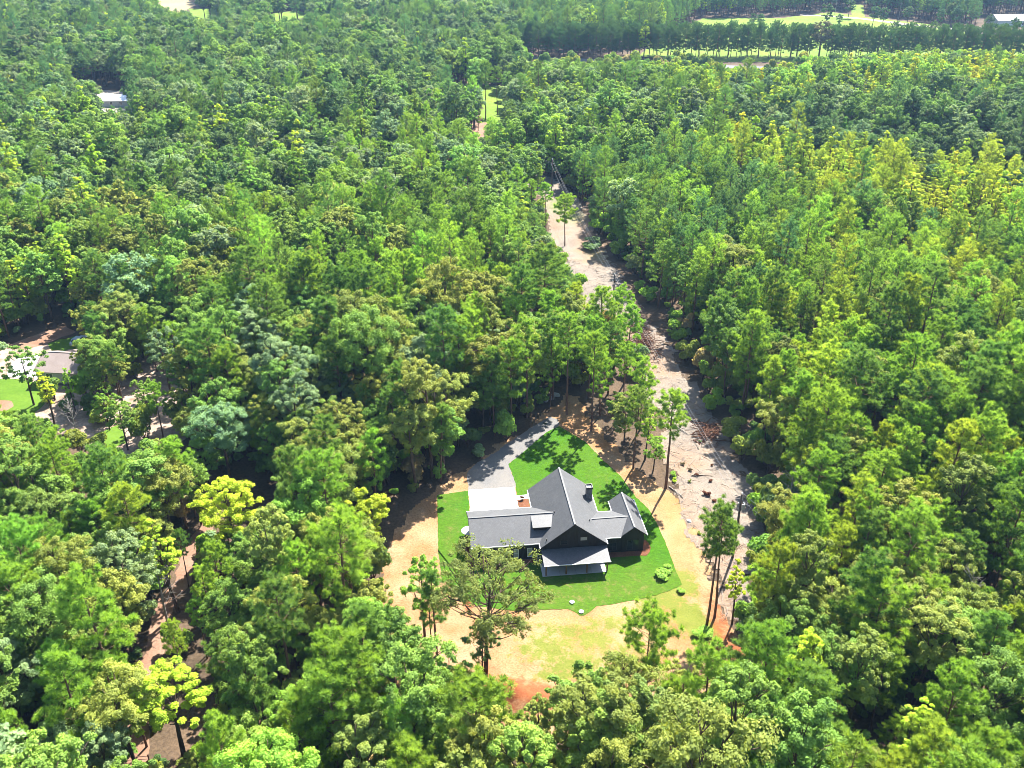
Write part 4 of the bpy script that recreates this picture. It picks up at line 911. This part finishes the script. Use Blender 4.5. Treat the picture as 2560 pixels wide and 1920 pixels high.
# a kind and tint for every stand
keys = []; wts = np.zeros((len(pts), 64))
klist = sorted({k for m in MIX for k in m[4]}); kid = {k: i for i, k in enumerate(klist)}
for (mx0, my0, sx, sy, d) in MIX:
    w = np.exp(-(((bx-mx0)/sx)**2+((cy0-my0)/sy)**2)*1.2)+1e-4
    tot = sum(d.values())
    for k, v in d.items(): wts[:, kid[k]] += w**4*v/tot
cum = np.cumsum(wts, 1); cum /= cum[:, -1:]; ki = (tr.random((len(pts), 1)) > cum).sum(1)
size = np.clip(tr.normal(.98, .17, len(pts)), .55, 1.36)*(.88+.24*smooth_noise(pts[:, 0]+500, pts[:, 1], 23., 31)); zst = tr.uniform(.9, 1.12, len(pts))
size = size*np.where(pts[:, 1] > 300, 1.0, .91)
DIST = np.hypot(pts[:, 0], pts[:, 1])
var = tr.integers(0, 1000, len(pts)); rot = tr.uniform(0, 6.283, len(pts))
size = size*np.where(inside(bx, by, [(1850,330),(2000,350),(2300,400),(2700,440),(2700,640),(2350,560),(1950,470)]), .82, 1.)
ok = np.zeros(len(pts), bool); fsc = np.ones(len(pts))
KS = {P: 1.0, O: 1.12, G: 1.08}
size = size*np.array([KS[klist[k][0]] for k in ki])
Hk = {P: 17.4, O: 15.2, G: 16.}; Rk = {P: 3.3, O: 3.9, G: 2.9}
Hh = np.array([Hk[klist[k][0]] for k in ki])*size*zst; Rh = np.array([Rk[klist[k][0]] for k in ki])*size
for f in (1., .8, .62, .46):
    todo = ~ok; bad = np.zeros(len(pts), bool)
    for dx, zf in [(a*.36, b) for a in (-2, -1, 0, 1, 2) for b in (.4, .52, .64, .76, .88)]+[(0, .97)]:
        qx, qy = px_of(pts[:, 0]+dx*Rh*f, pts[:, 1], Hh*zf*f); bad |= cut_bad(qx, qy, KEEP)
    new = todo & ~bad; fsc[new] = f; ok |= new
hide = tr.random(len(pts)) < np.where((bx < 620) & (by > 850) & (by < 1250), .45, .04)    # thin woods round the neighbour
ok &= ~hide
idx = np.nonzero(ok)[0]; S = size*fsc
cxp, cyp = px_of(pts[:, 0], pts[:, 1], Hh*fsc*.7)
seen = (cxp > -40) & (cxp < 2600) & (cyp > 0) & (cyp < 1990)

def jitter_tint(t, r, a=.10):
    g = 1+r.normal(0, a); h = r.normal(0, .06)
    return tuple(float(np.clip(c*g*k, .01, .62)) for c, k in zip(t, (1+h, 1, 1-h*.5)))
def place_words(px, py, x, y):
    """where in the picture a tree stands, in words"""
    if px > 1560 or (px > 1430 and py < 900):
        if py > 1780: return 'in the bottom right woods'
        if py > 1600: return 'below the power line strip, lower right'
        if py > 1420: return 'right of the transformer pole' if px < 2150 else 'at the right edge, level with the lawn'
        if py > 1240: return 'right of the strip, level with the house' if px < 2150 else 'at the right edge, level with the house'
        if py > 1080: return 'right of the strip, level with the drive' if px < 2100 else 'at the right edge, level with the drive'
        if py > 940: return 'right of the brush pile' if px < 2000 else 'deep in the right woods past the drive'
        if py > 800: return 'right of the midway utility pole' if px < 2000 else 'in the right woods beyond the brush pile'
        if py > 680: return 'beside the middle of the cleared strip' if px < 1800 else 'in the right woods below the yellow stand'
        return 'beside the far end of the cleared strip' if px < 1800 else 'near the bright yellow stand at right'
    if py > 1760: return 'at the bottom edge below the dirt yard' if px > 850 else ('at the bottom edge right of the trail' if px > 380 else 'in the bottom left corner')
    if px < 330 and py > 1250: return 'left of the trail near the gate' if py > 1560 else 'left of the upper trail'
    if px < 700 and py > 1250: return 'just right of the trail' if py > 1480 else 'above the bend of the trail'
    if py > 1500: return 'below the left arm of the dirt yard'
    if py > 1250: return 'left of the dirt yard beside the house'
    if py > 1080: return 'left of the gravel drive' if px > 620 else "below the neighbour's sandy yard"
    if px < 520 and py > 820: return "around the neighbour's pale house"
    if py > 900: return 'behind the gravel drive' if px > 900 else "between the drive and the neighbour's yard"
    if py > 760: return 'left of the midway utility pole' if px > 950 else ("in the woods beyond the neighbour's house" if px > 480 else "behind the neighbour's house")
    if py > 640: return 'left of the strip, upper middle' if px > 900 else 'in the upper left woods'
    return 'left of the far end of the strip' if px > 900 else 'high in the left woods'
INDIV = {P: [], O: [], G: []}
near = idx[seen[idx]]; near = near[np.argsort(DIST[near])]
for i in near:
    k = klist[ki[i]][0]
    if len(INDIV[k]) < 290: INDIV[k].append(i)
chosen = set(sum(INDIV.values(), []))
CATW = {P: 'pine', O: 'broadleaf tree', G: 'leafy tree'}
ORD = ['leftmost', 'second from left', 'third from left', 'fourth from left', 'fifth from left', 'sixth from left', 'seventh from left', 'eighth from left', 'ninth from left', 'tenth from left']
LAB = {}
for k, lst in INDIV.items():
    form = {P: 'pine', O: 'round tree', G: 'pointed tree'}[k]
    for i in lst:
        tn = klist[ki[i]][1]; hh = Hh[i]*fsc[i]; sw = 'towering' if hh > 19 else 'tall' if hh > 16.5 else 'medium' if hh > 13 else 'short' if hh > 9 else 'young'
        pw = place_words(bx[i], by[i], pts[i, 0], pts[i, 1])
        LAB.setdefault(f"{sw} {tn.replace(' pine', '')} {form} {pw}", []).append((cxp[i], i, k, tn, form, pw))
for lb, mem in LAB.items():
    mem.sort()
    for n_, (_, i, k, tn, form, pw) in enumerate(mem):
        full = lb if len(mem) == 1 else f"{lb}, {'rightmost' if n_ == len(mem)-1 else ORD[n_] if n_ < 10 else str(n_+1)+'th from left'}"
        tree(k, k, int(var[i]), float(pts[i, 0]), float(pts[i, 1]), float(S[i]), float(rot[i]), jitter_tint(TINT[tn], tr), full, CATW[k], f"{form}s {pw}", float(zst[i]))

# the rest of the wood, far off and beyond the frame: one mass of instances
def instance_mass(name, kinds, Pn, pidx, rotz, scl, tints, label):
    coll = bpy.data.collections.new(name+' sources')
    for k in kinds:
        for j, pr in enumerate(PROTO[k]):
            coll.objects.link(bpy.data.objects.new(f'{kinds.index(k)}{j:02d}_{k}_source', pr[2]))
    me = bpy.data.meshes.new(name); me.from_pydata([tuple(map(float, p)) for p in Pn], [], [])
    me.attributes.new('pidx', 'INT', 'POINT').data.foreach_set('value', np.asarray(pidx, np.int32))
    rv = np.zeros((len(Pn), 3), np.float32); rv[:, 2] = rotz
    me.attributes.new('rot', 'FLOAT_VECTOR', 'POINT').data.foreach_set('vector', rv.ravel())
    me.attributes.new('scl', 'FLOAT_VECTOR', 'POINT').data.foreach_set('vector', np.asarray(scl, np.float32).ravel())
    me.attributes.new('tint', 'FLOAT_VECTOR', 'POINT').data.foreach_set('vector', np.asarray(tints, np.float32).ravel())
    ng = bpy.data.node_groups.new(name, 'GeometryNodeTree')
    ng.interface.new_socket('Geometry', in_out='INPUT', socket_type='NodeSocketGeometry'); ng.interface.new_socket('Geometry', in_out='OUTPUT', socket_type='NodeSocketGeometry')
    n = ng.nodes; l = ng.links; gi = n.new('NodeGroupInput'); go = n.new('NodeGroupOutput'); ip = n.new('GeometryNodeInstanceOnPoints'); ci = n.new('GeometryNodeCollectionInfo')
    ci.inputs['Collection'].default_value = coll; ci.inputs['Separate Children'].default_value = True; ci.inputs['Reset Children'].default_value = True
    ip.inputs['Pick Instance'].default_value = True
    def na(nm, ty):
        a = n.new('GeometryNodeInputNamedAttribute'); a.data_type = ty; a.inputs['Name'].default_value = nm; return a.outputs['Attribute']
    l.new(gi.outputs[0], ip.inputs['Points']); l.new(ci.outputs[0], ip.inputs['Instance']); l.new(na('pidx', 'INT'), ip.inputs['Instance Index'])
    l.new(na('rot', 'FLOAT_VECTOR'), ip.inputs['Rotation']); l.new(na('scl', 'FLOAT_VECTOR'), ip.inputs['Scale']); l.new(ip.outputs[0], go.inputs[0])
    o = link(name, me); md = o.modifiers.new('instances', 'NODES'); md.node_group = ng; tag(o, label, kind='stuff'); return o
rest = np.array([i for i in idx if i not in chosen])
NK = ['far_pine', 'far_oak', 'far_gum']; base_i = {}; c = 0
for k in NK: base_i[k] = c; c += len(PROTO[k])
pidx = []; tints = []
for i in rest:
    k, tn = klist[ki[i]]
    k = {P: 'far_pine', O: 'far_oak', G: 'far_gum'}[k]
    pidx.append(base_i[k]+int(var[i]) % len(PROTO[k])); tints.append(jitter_tint(TINT[tn], tr, .13))
s3 = np.stack([S[rest], S[rest], S[rest]*zst[rest]], -1)
instance_mass('forest', NK, np.stack([pts[rest, 0], pts[rest, 1], np.zeros(len(rest))], -1), pidx, rot[rest], s3, tints, 'mixed green woods running on to the far top of the photo')
print('trees', {k: len(v) for k, v in INDIV.items()}, 'forest', len(rest))

# low growth under the trees
up = scatter(50, 330, 3.4, hw, 9); ux, uy = px_of(up[:, 0], up[:, 1], 0.); up = up[~cut_bad(ux, uy, BARE[:2]+BARE[3:])]
rs = scatter(400, 540, 4.5, hw, 91); rx, ry = px_of(rs[:, 0], rs[:, 1], 0.); rs = rs[(rx > 1300) & (rx < 2600) & (ry > 160+.03*(rx-1500)) & (ry < 215)]; rx, ry = px_of(rs[:, 0], rs[:, 1], 5.); rs = rs[~cut_bad(rx, ry, KEEP)]; up = np.concatenate([up, rs])
tx, ty = px_of(up[:, 0], up[:, 1], 2.2); up = up[~cut_bad(tx, ty, KEEP)]
n = len(up); ur = np.random.default_rng(19); us = ur.uniform(.55, 2.1, n)*np.where(up[:, 1] > 380, 1.5, 1.)
keep = ur.random(n) < .75; up = up[keep]; us = us[keep]; n = len(up)
ut = [jitter_tint(TINT[['mid green', 'olive green', 'dark green', 'fresh green', 'grey green', 'tan'][ur.choice(6, p=[.3, .27, .2, .13, .06, .04])]], ur, .15) for _ in range(n)]
instance_mass('undergrowth', ['bush'], np.stack([up[:, 0], up[:, 1], np.zeros(n)], -1), ur.integers(0, 5, n), ur.uniform(0, 6.28, n), np.stack([us, us, us*ur.uniform(.8, 1.6, n)], -1), ut, 'low shrubs and saplings under the near woods')

# ------------------------------------------------------------------ trees one can pick out round the yard
def lt(name, kind, px, py, H, tint, label, cat='tree', idx=0, R=None, rz=None, lean=None, group=None):
    x, y = [float(c) for c in at(px, py)]; pr = PROTO[kind][idx % len(PROTO[kind])]; sc = H/pr[3]
    o = tree(name, kind, idx, x, y, sc, rz if rz is not None else R_.uniform(0, 6.28), jitter_tint(TINT[tint], tr, .05), label, cat, group, 1., lean)
    if R: o.scale = (R/pr[4], R/pr[4], sc)
    return o
lt('oak_tree', 'big_oak', 1213, 1697, 20.5, 'dark olive', 'big open crowned oak in front of the left wing of the house', 'oak tree', 0, 6.7, 1.2)
lt('oak_tree', 'open_oak', 1206, 1702, 9.5, 'dark green', 'dark low tree hugging the trunk of the big open oak', 'tree', 0, 2.4)
lt('oak_tree', 'open_oak', 1062, 1590, 12.5, 'fresh green', 'airy light green tree behind the slim dark pine', 'tree', 0, 3.4)
lt('pine_tree', 'slim_pine', 1093, 1640, 13.0, 'deep green pine', 'slim dark pine left of the big open oak', 'pine', 0, 1.9)
lt('pine_tree', 'slim_pine', 1080, 1625, 10.0, 'deep green pine', 'thin small pine just behind the slim dark pine', 'pine', 0, 1.2)
lt('pine_tree', 'round_pine', 1602, 1797, 15.6, 'fresh green pine', 'lone round headed pine at the bottom of the dirt yard', 'pine', 0, 3.3)
lt('pine_tree', 'tall_pine', 1766, 1567, 18.5, 'deep green pine', 'tall bare stemmed pine at the right corner of the dirt yard', 'pine', 0, 2.5, 1., (.0, .03))
lt('pine_tree', 'tall_pine', 1786, 1545, 15.5, 'deep green pine', 'shorter bare stemmed pine beside the tall corner pine', 'pine', 1, 2.1, 2., (.0, .04))
lt('pine_tree', 'tall_pine', 1664, 1221, 17.0, 'fresh green pine', 'tall straight pine standing alone behind the right wing', 'pine', 0, 3.1, 3., (.0, .02))
for k, (px, py, H, kd, tn, lb) in enumerate([
  (1417,1036,19,'tall_pine','fresh green pine','tall pine with reddish trunk at the top of the gravel drive'),
  (1478,1078,18,'tall_pine','fresh green pine','tall pine just above the top tip of the lawn'),
  (1583,1171,14,'pine_tree','deep green pine','pine on the dirt bank above the right wing'),
  (1500,1040,13,'pine_tree','fresh green pine','pine in the clump above the lawn tip'),
  (1535,1075,8,'oak_tree','mid green','leafy tree in the clump above the lawn edge'),
  (1560,1110,9,'oak_tree','olive green','olive tree in the clump behind the dirt bank'),
  (1612,1150,9.5,'sweetgum_tree','lime green','lime tree in the clump behind the right wing'),
  (1632,1180,7,'oak_tree','fresh green','low bright tree at the right end of the clump'),
  (1560,1030,13,'pine_tree','fresh green pine','pine in the middle of the clump by the strip'),
  (1600,1075,14,'pine_tree','fresh green pine','pine on the strip side of the clump'),
  (1520,985,14,'pine_tree','deep green pine','dark pine at the top of the clump by the track'),
  (1470,995,16,'pine_tree','fresh green pine','bright pine between the track and the strip'),
  (1560,960,16,'pine_tree','fresh green pine','pine standing at the left edge of the strip'),
  (1450,960,15,'oak_tree','mid green','leafy tree behind the top of the drive'),
  (1505,930,17,'pine_tree','fresh green pine','tall pine left of the strip below the brush pile'),
  (1540,900,15,'pine_tree','fresh green pine','pine at the strip edge across from the brush pile'),
  (1420,905,15,'oak_tree','olive green','olive crowned tree left of the strip')]):
    lt(kd if kd in (P, O, G) else 'pine_tree', kd, px, py, H, tn, lb, 'pine' if 'pine' in lb else 'tree', k)
# scattered trees in the neighbour's yard
for k, (px, py, H, kd, tn, lb) in enumerate([
  (330,900,13,'open_oak','olive green',"open crowned tree with bare stem right of the neighbour's house"),
  (85,1012,12,'open_oak','mid green',"slim tree on the neighbour's lawn"),
  (140,1075,12,'sweetgum_tree','yellow green',"bright yellow tree below the neighbour's house"),
  (190,1035,10,'sweetgum_tree','lime green',"lime green tree right of the bright yellow tree"),
  (250,985,12,'open_oak','olive green',"olive tree in front of the pale house corner"),
  (430,990,14,'open_oak','grey green','grey green tree in the middle of the sandy yard'),
  (410,1105,11,'tall_pine','fresh green pine','small bare stemmed tree wrapped in green at the yard edge'),
  (320,1125,10,'oak_tree','mid green','dense low tree at the bottom of the sandy yard'),
  (275,1075,8,'open_oak','fresh green','small bright tree in the sandy yard'),
  (300,1000,11,'open_oak','olive green','olive tree in the upper part of the sandy yard'),
  (375,1070,10,'open_oak','mid green','leafy tree left of the bare stemmed one'),
  (475,1100,11,'open_oak','olive green','olive tree at the lower right of the sandy yard'),
  (235,880,11,'open_oak','olive green',"olive tree behind the neighbour's house"),
  (470,1040,12,'pine_tree','deep green pine','dark pine at the right side of the sandy yard')]):
    lt(kd if kd in (P, O, G) else ('pine_tree' if kd == 'tall_pine' else 'oak_tree'), kd, px, py, H, tn, lb, 'pine' if 'pine' in lb else 'tree', k)
for k, (px, py, H, kd, tn, lb) in enumerate([
  (1036,1722,9,'pine_tree','deep green pine','dark young pine left of the big oak trunk'),(975,1700,11,'open_oak','mid green','green open tree at the lower left edge of the dirt yard'),
  (935,1640,12,'open_oak','olive green','olive tree left of the dirt yard arm'),(1120,1800,9,'open_oak','mid green','airy tree just below the big oak'),(1180,1840,9,'oak_tree','mid green','leafy tree below the red dirt mound'),
  (1440,1905,13.5,'open_oak','mid green','dark airy tree at the bottom centre of the dirt yard'),(1500,1915,14,'open_oak','mid green','taller airy tree right of the dark airy one'),(1700,1830,10,'open_oak','olive green','olive tree at the bottom right of the dirt yard')]):
    lt(kd if kd in (P, O, G) else 'oak_tree', kd, px, py, H, tn, lb, 'pine' if 'pine' in lb else 'tree', k)
lt('sweetgum_tree', 'oak_tree', 595, 1400, 14, 'lime green', 'bright yellow green tree left of the dirt yard', 'tree', 2, 4.6)
lt('sweetgum_tree', 'oak_tree', 930, 1385, 11.5, 'lime green', 'yellow green tree overhanging the left edge of the dirt yard', 'tree', 5, 3.2)
lt('oak_tree', 'oak_tree', 462, 1900, 13.5, 'lime green', 'mustard green tree beside the lower trail', 'tree', 3, 4.0)
lt('sweetgum_tree', 'sweetgum_tree', 1830, 1560, 11, 'yellow green', 'slender yellow tree at the right edge of the cleared strip', 'tree', 1, 1.6)
# pines in the upper strip
for k, (px, py, H, lb) in enumerate([(1300,490,15,'bare stemmed pine at the shaded far end of the strip'),(1366,588,14,'pine with reddish stem on the left of the upper strip'),(1412,615,13,'lone pine on orange dirt in the upper strip'),(1345,500,9,'small round pine by the far utility pole'),(1330,560,12,'leftmost pine beside the orange dirt')]):
    lt('pine_tree', ['tall_pine','tall_pine','round_pine','round_pine','tall_pine'][k], px, py, H, 'fresh green pine', lb, 'pine', k)
for k, (px, py, H, lb) in enumerate([(1214,300,22,'taller bare pine in the far grassy lane'),(1243,286,18,'shorter bare pine at the right of the far lane')]):
    lt('pine_tree', 'tall_pine', px, py, H, 'deep green pine', lb, 'pine', k)

# the far row of pines behind the road
ra, rb = np.array([float(c) for c in at(1270, 141)]), np.array([float(c) for c in at(2680, 153)])
nrow = 168
for k in range(nrow):
    f = (k+tr.uniform(-.25, .25))/nrow; p = ra+(rb-ra)*f+np.array([tr.normal(0, .8), (k % 3)*5.+tr.normal(0, 1.2)])
    if 0.549 < f < .563: continue
    where = 'left' if f < .3 else 'middle' if f < .65 else 'right'
    tree('roadside_pine', 'row_pine', k*7+k//5, p[0], p[1], float(tr.uniform(.88, 1.06)), float(tr.uniform(0, 6.28)), jitter_tint((.062,.135,.052), tr, .08), f"dark pine in the far roadside row, {k+1}{'th' if 10 < (k+1) % 100 < 14 else {1: 'st', 2: 'nd', 3: 'rd'}.get((k+1) % 10, 'th')} from left", 'pine', f'dark pines in the {where} stretch of the roadside row')
p = ra+(rb-ra)*.555
tree('oak_tree', 'far_oak', 2, p[0], p[1], 1.35, 1., (.20,.20,.12), 'broad brownish tree standing in the far pine row', 'tree')
for k, (px, py, H, lb) in enumerate([(2180,68,14,'round tree group leader by the far dirt road'),(2205,70,13,'tree right beside the round one by the far road'),(2267,62,12,'small lone round tree by the far dirt road'),(2345,74,13,'round tree left of the far pale junction'),(2385,74,15,'tall round tree left of the far pale junction'),(2095,74,10,'thin tree standing in the far meadow'),(2120,46,13,'tree by the small green clearing'),(1880,72,10,'left one of two round trees in the left meadow'),(1900,74,10,'right one of two round trees in the left meadow'),(2060,76,17,'dark conical tree at the plantation edge'),(2465,86,12,'tree at the far right junction'),(2530,92,12,'hedge tree in front of the barn, left'),(2560,94,12,'hedge tree in front of the barn, right')]):
    x, y = [float(c) for c in at(px, py)]; tree('meadow_tree', 'far_oak', k, x, y, H/15, k*1.1, jitter_tint((.085,.165,.06), tr), lb, 'tree', 'trees standing in the far meadow')

# dead tree, shrubs, brush, sticks and stumps
def bare(name, px, py, H, label, seed, mat='dead_wood', R=None):
    x, y = [float(c) for c in at(px, py)]; V, Q = make_bare(seed, H, R or H*.33); o = empty(name, (x, y, 0)); tag(o, label, 'dead tree'); me = npmesh('trunk', V, Q, mat=M[mat]); link('trunk', me, o)
bare('dead_tree', 195, 1098, 8.5, 'bare grey dead tree at the edge of the sandy yard', 21)
bare('dead_sapling', 1768, 1362, 4.5, 'dark broken sapling highest up the dirt bank by the strip', 22, 'bark', .7)
bare('dead_sapling', 1764, 1380, 4.0, 'dark broken sapling second down the dirt bank', 23, 'bark', .6)
bare('dead_sapling', 1776, 1404, 4.2, 'dark leaning sapling third down the dirt bank', 24, 'bark', .6)
bare('dead_sapling', 1788, 1408, 3.6, 'dark thin sapling lowest down the dirt bank', 25, 'bark', .5)
for k, (px, py, H, lb) in enumerate([(1960,1330,13,'grey bare snag right of the transformer pole'),(2210,1010,14,'pale bare snag deep in the right woods'),(700,760,14,'bare grey snag in the middle of the left woods'),(1320,860,12,'thin bare snag left of the strip'),(420,1560,11,'bare snag right of the trail'),(2380,1620,13,'bare snag in the lower right woods'),(820,1180,12,'grey snag left of the gravel drive'),(1850,760,13,'bare snag right of the midway pole')]):
    bare('dead_tree', px, py, H, lb, 40+k)
def shrub(name, px, py, H, R, tint, label, idx, cat='shrub', group=None, z=0.):
    x, y = [float(c) for c in at(px, py)]; tm, cmn, _, ph, pr = PROTO['bush'][idx % 5]; o = empty(name, (x, y, z), idx*1.7); o.scale = (R/pr, R/pr, H/ph); tag(o, label, cat, group)
    link('stems', tm, o); c = link('foliage', cmn, o); c['tint'] = [float(v) for v in tint]
for k, (px, py, s, col, lb) in enumerate([(1681,1192,.75,TINT['fresh green'],'bright green shrub on the strip behind the tall lone pine'),(1686,1204,.5,TINT['lime green'],'small green shrub right below the bright one'),(1759,1293,.5,TINT['olive green'],'small olive shrub on the lower strip'),(1749,1106,.4,TINT['mid green'],'small green tuft at the strip edge near the wires'),(1766,1238,.65,(.16,.055,.03),'largest rusty brown shrub on the strip'),(1777,1205,.4,(.15,.055,.03),'rusty shrub above the largest rusty one'),(1786,1254,.4,(.15,.06,.035),'rusty shrub below the largest rusty one'),(1740,1190,.4,(.15,.06,.035),'rusty shrub beside the fallen log'),(1780,1166,.35,(.13,.06,.035),'small rusty shrub on the right of the strip'),(1832,1259,.35,(.14,.06,.035),'small rusty shrub beside the transformer pole'),(1725,1177,.4,(.12,.085,.05),'dull brown tuft on the upper strip'),(1706,1162,.4,(.11,.09,.04),'olive brown tuft near the tall lone pine'),(1749,1336,.4,TINT['olive green'],'olive tuft on the dirt bank edge'),(1795,1380,.6,TINT['dark green'],'dark shrub between the broken saplings and the pines'),(1725,1205,.35,TINT['olive green'],'small olive tuft in the middle of the strip')]):
    shrub('strip_shrub', px, py, s*1.1, s, col, lb, k, 'shrub', 'shrubs on the cleared strip')
shrub('shrub', 1305, 1249.5, .7, .38, (.13,.06,.035), 'small reddish shrub in the mulch by the walkway', 2, 'shrub', None, .07)
for k, (px, py, s, lb) in enumerate([(1650,1442,1.3,'bright green bush at the lower right edge of the lawn'),(1668,1428,1.,'smaller bright bush beside the lawn edge bush'),(1755,1585,1.5,'bright green bush at the foot of the corner pine'),(1700,1480,.8,'low green bush on the dirt right of the lawn')]):
    shrub('bush', px, py, s*.6, s, TINT['fresh green'], lb, k, 'bush', 'bright bushes on the dirt')
shrub('bush', 1480, 622, 2.4, 3.4, TINT['dark green'], 'dark rounded bush in the middle of the upper strip', 1, 'bush')
def sticks(n, area_fn, seed, lmin, lmax, rad, zmax=.25):
    r = np.random.default_rng(seed); A = Acc()
    for _ in range(n):
        p = area_fn(r)
        if p is None: continue
        a = r.uniform(0, 6.28); L = r.uniform(lmin, lmax); d = np.array([math.cos(a), math.sin(a), r.uniform(-.05, .2)])*L/2; c = np.array([p[0], p[1], r.uniform(.04, zmax)+abs(d[2])])
        k = r.normal(0, .06*L, 3); k[2] = abs(k[2])*.4; A.add(*tube_np(np.stack([c-d, c+k, c+d]), np.array([rad, rad*.8, rad*.4])*r.uniform(.6, 1.4), 4))
    return A.out()
corrW = world_poly(P_CORR); cx0, cx1 = min(p[0] for p in corrW), max(p[0] for p in corrW); cyA, cyB = min(p[1] for p in corrW), 220.
def in_corr(r):
    x = r.uniform(cx0, cx1); y = cyA+(cyB-cyA)*r.random()**1.3
    return (x, y) if inside(np.array([x]), np.array([y]), corrW)[0] else None
V, Q = sticks(4200, in_corr, 51, .5, 2.6, .028)
tag(link('debris', npmesh('debris', V, Q, mat=M['dead_wood'])), 'pale sticks and chips littering the cleared strip', kind='stuff')
V, Q = sticks(1400, in_corr, 52, .5, 2.2, .03)
tag(link('debris', npmesh('debris', V, Q, mat=M['brown_brush'])), 'dark twigs littering the cleared strip', kind='stuff')
def brush_pile(px, py, sx, sy, h, n, seed, label, mat):
    x0, y0 = [float(c) for c in at(px, py)]; r = np.random.default_rng(seed); A = Acc()
    for _ in range(n):
        q = r.normal(0, .45, 2); c = np.array([x0+q[0]*sx, y0+q[1]*sy, h*max(.05, (1-(q@q)*.6))*r.random()]); a = r.normal(.9, .7); L = r.uniform(1., 3.4)
        d = np.array([math.cos(a), math.sin(a), r.normal(0, .25)])*L/2; c[2] = max(c[2], abs(d[2])+.05); A.add(*tube_np(np.stack([c-d, c+r.normal(0, .1, 3), c+d]), np.array([.07, .05, .02])*r.uniform(.5, 1.5), 5))
    o = link('brush_pile', npmesh('brush_pile', *A.out(), mat=M[mat])); tag(o, label, 'brush pile', 'piles of cut branches along the strip')
brush_pile(1612, 860, 3.2, 7.5, 1.6, 260, 61, 'long dark pile of cut branches under the wires', 'brown_brush')
brush_pile(1592, 815, 2.2, 4.5, 1.2, 110, 62, 'smaller pile of cut branches above the long dark one', 'brown_brush')
brush_pile(1770, 1085, 2.8, 4.0, 1.2, 150, 63, 'brownish pile of branches at the right edge of the strip', 'brown_brush')
brush_pile(1885, 1255, 2.2, 2.0, 1.0, 70, 64, 'grey tangle of branches right of the transformer pole', 'dead_wood')
def log(px, py, L, a, rad, label, mat='dead_wood'):
    x, y = [float(c) for c in at(px, py)]; d = np.array([math.cos(a), math.sin(a), 0])*L/2; c = np.array([x, y, rad+.04])
    o = MB().tube([tuple(c-d), tuple(c+np.array([.05, .08, .03])), tuple(c+d)], [rad, rad*.85, rad*.5], 7).build('log', M[mat], None, True); tag(o, label, 'log', 'fallen logs on the strip')
log(1755, 1191, 3.4, -.05, .09, 'straight fallen log lying across the strip', 'bark')
log(1690, 1232, 3.6, -1.05, .10, 'pale forked log at the dirt bank above the right wing')
log(1800, 1280, 4.2, 1.35, .07, 'pale long branch lying left of the transformer pole')
log(1786, 1268, 2.6, 1.45, .06, 'short pale branch left of the long one')
log(1606, 842, 5.0, -1.0, .13, 'thick pale log lying on the dark brush pile')
log(1700, 1075, 4.0, -1.0, .12, 'pale log beside the wires above the brown branch pile')
log(1310, 496, 4.0, .15, .16, 'log on the orange dirt at the far end of the strip')

# ------------------------------------------------------------------ the air
mh, nt, out = new_mat('pale summer haze')
vol = N(nt, 'ShaderNodeVolumePrincipled'); vol.inputs['Color'].default_value = (.36,.62,1.,1); vol.inputs['Density'].default_value = .00008; vol.inputs['Anisotropy'].default_value = .2
nt.links.new(vol.outputs[0], out.inputs['Volume'])
hz = MB().box(-1150, 1150, -90, 1550, -1, 90).build('haze', mh); tag(hz, 'thin pale blue summer haze over the woods', kind='stuff')
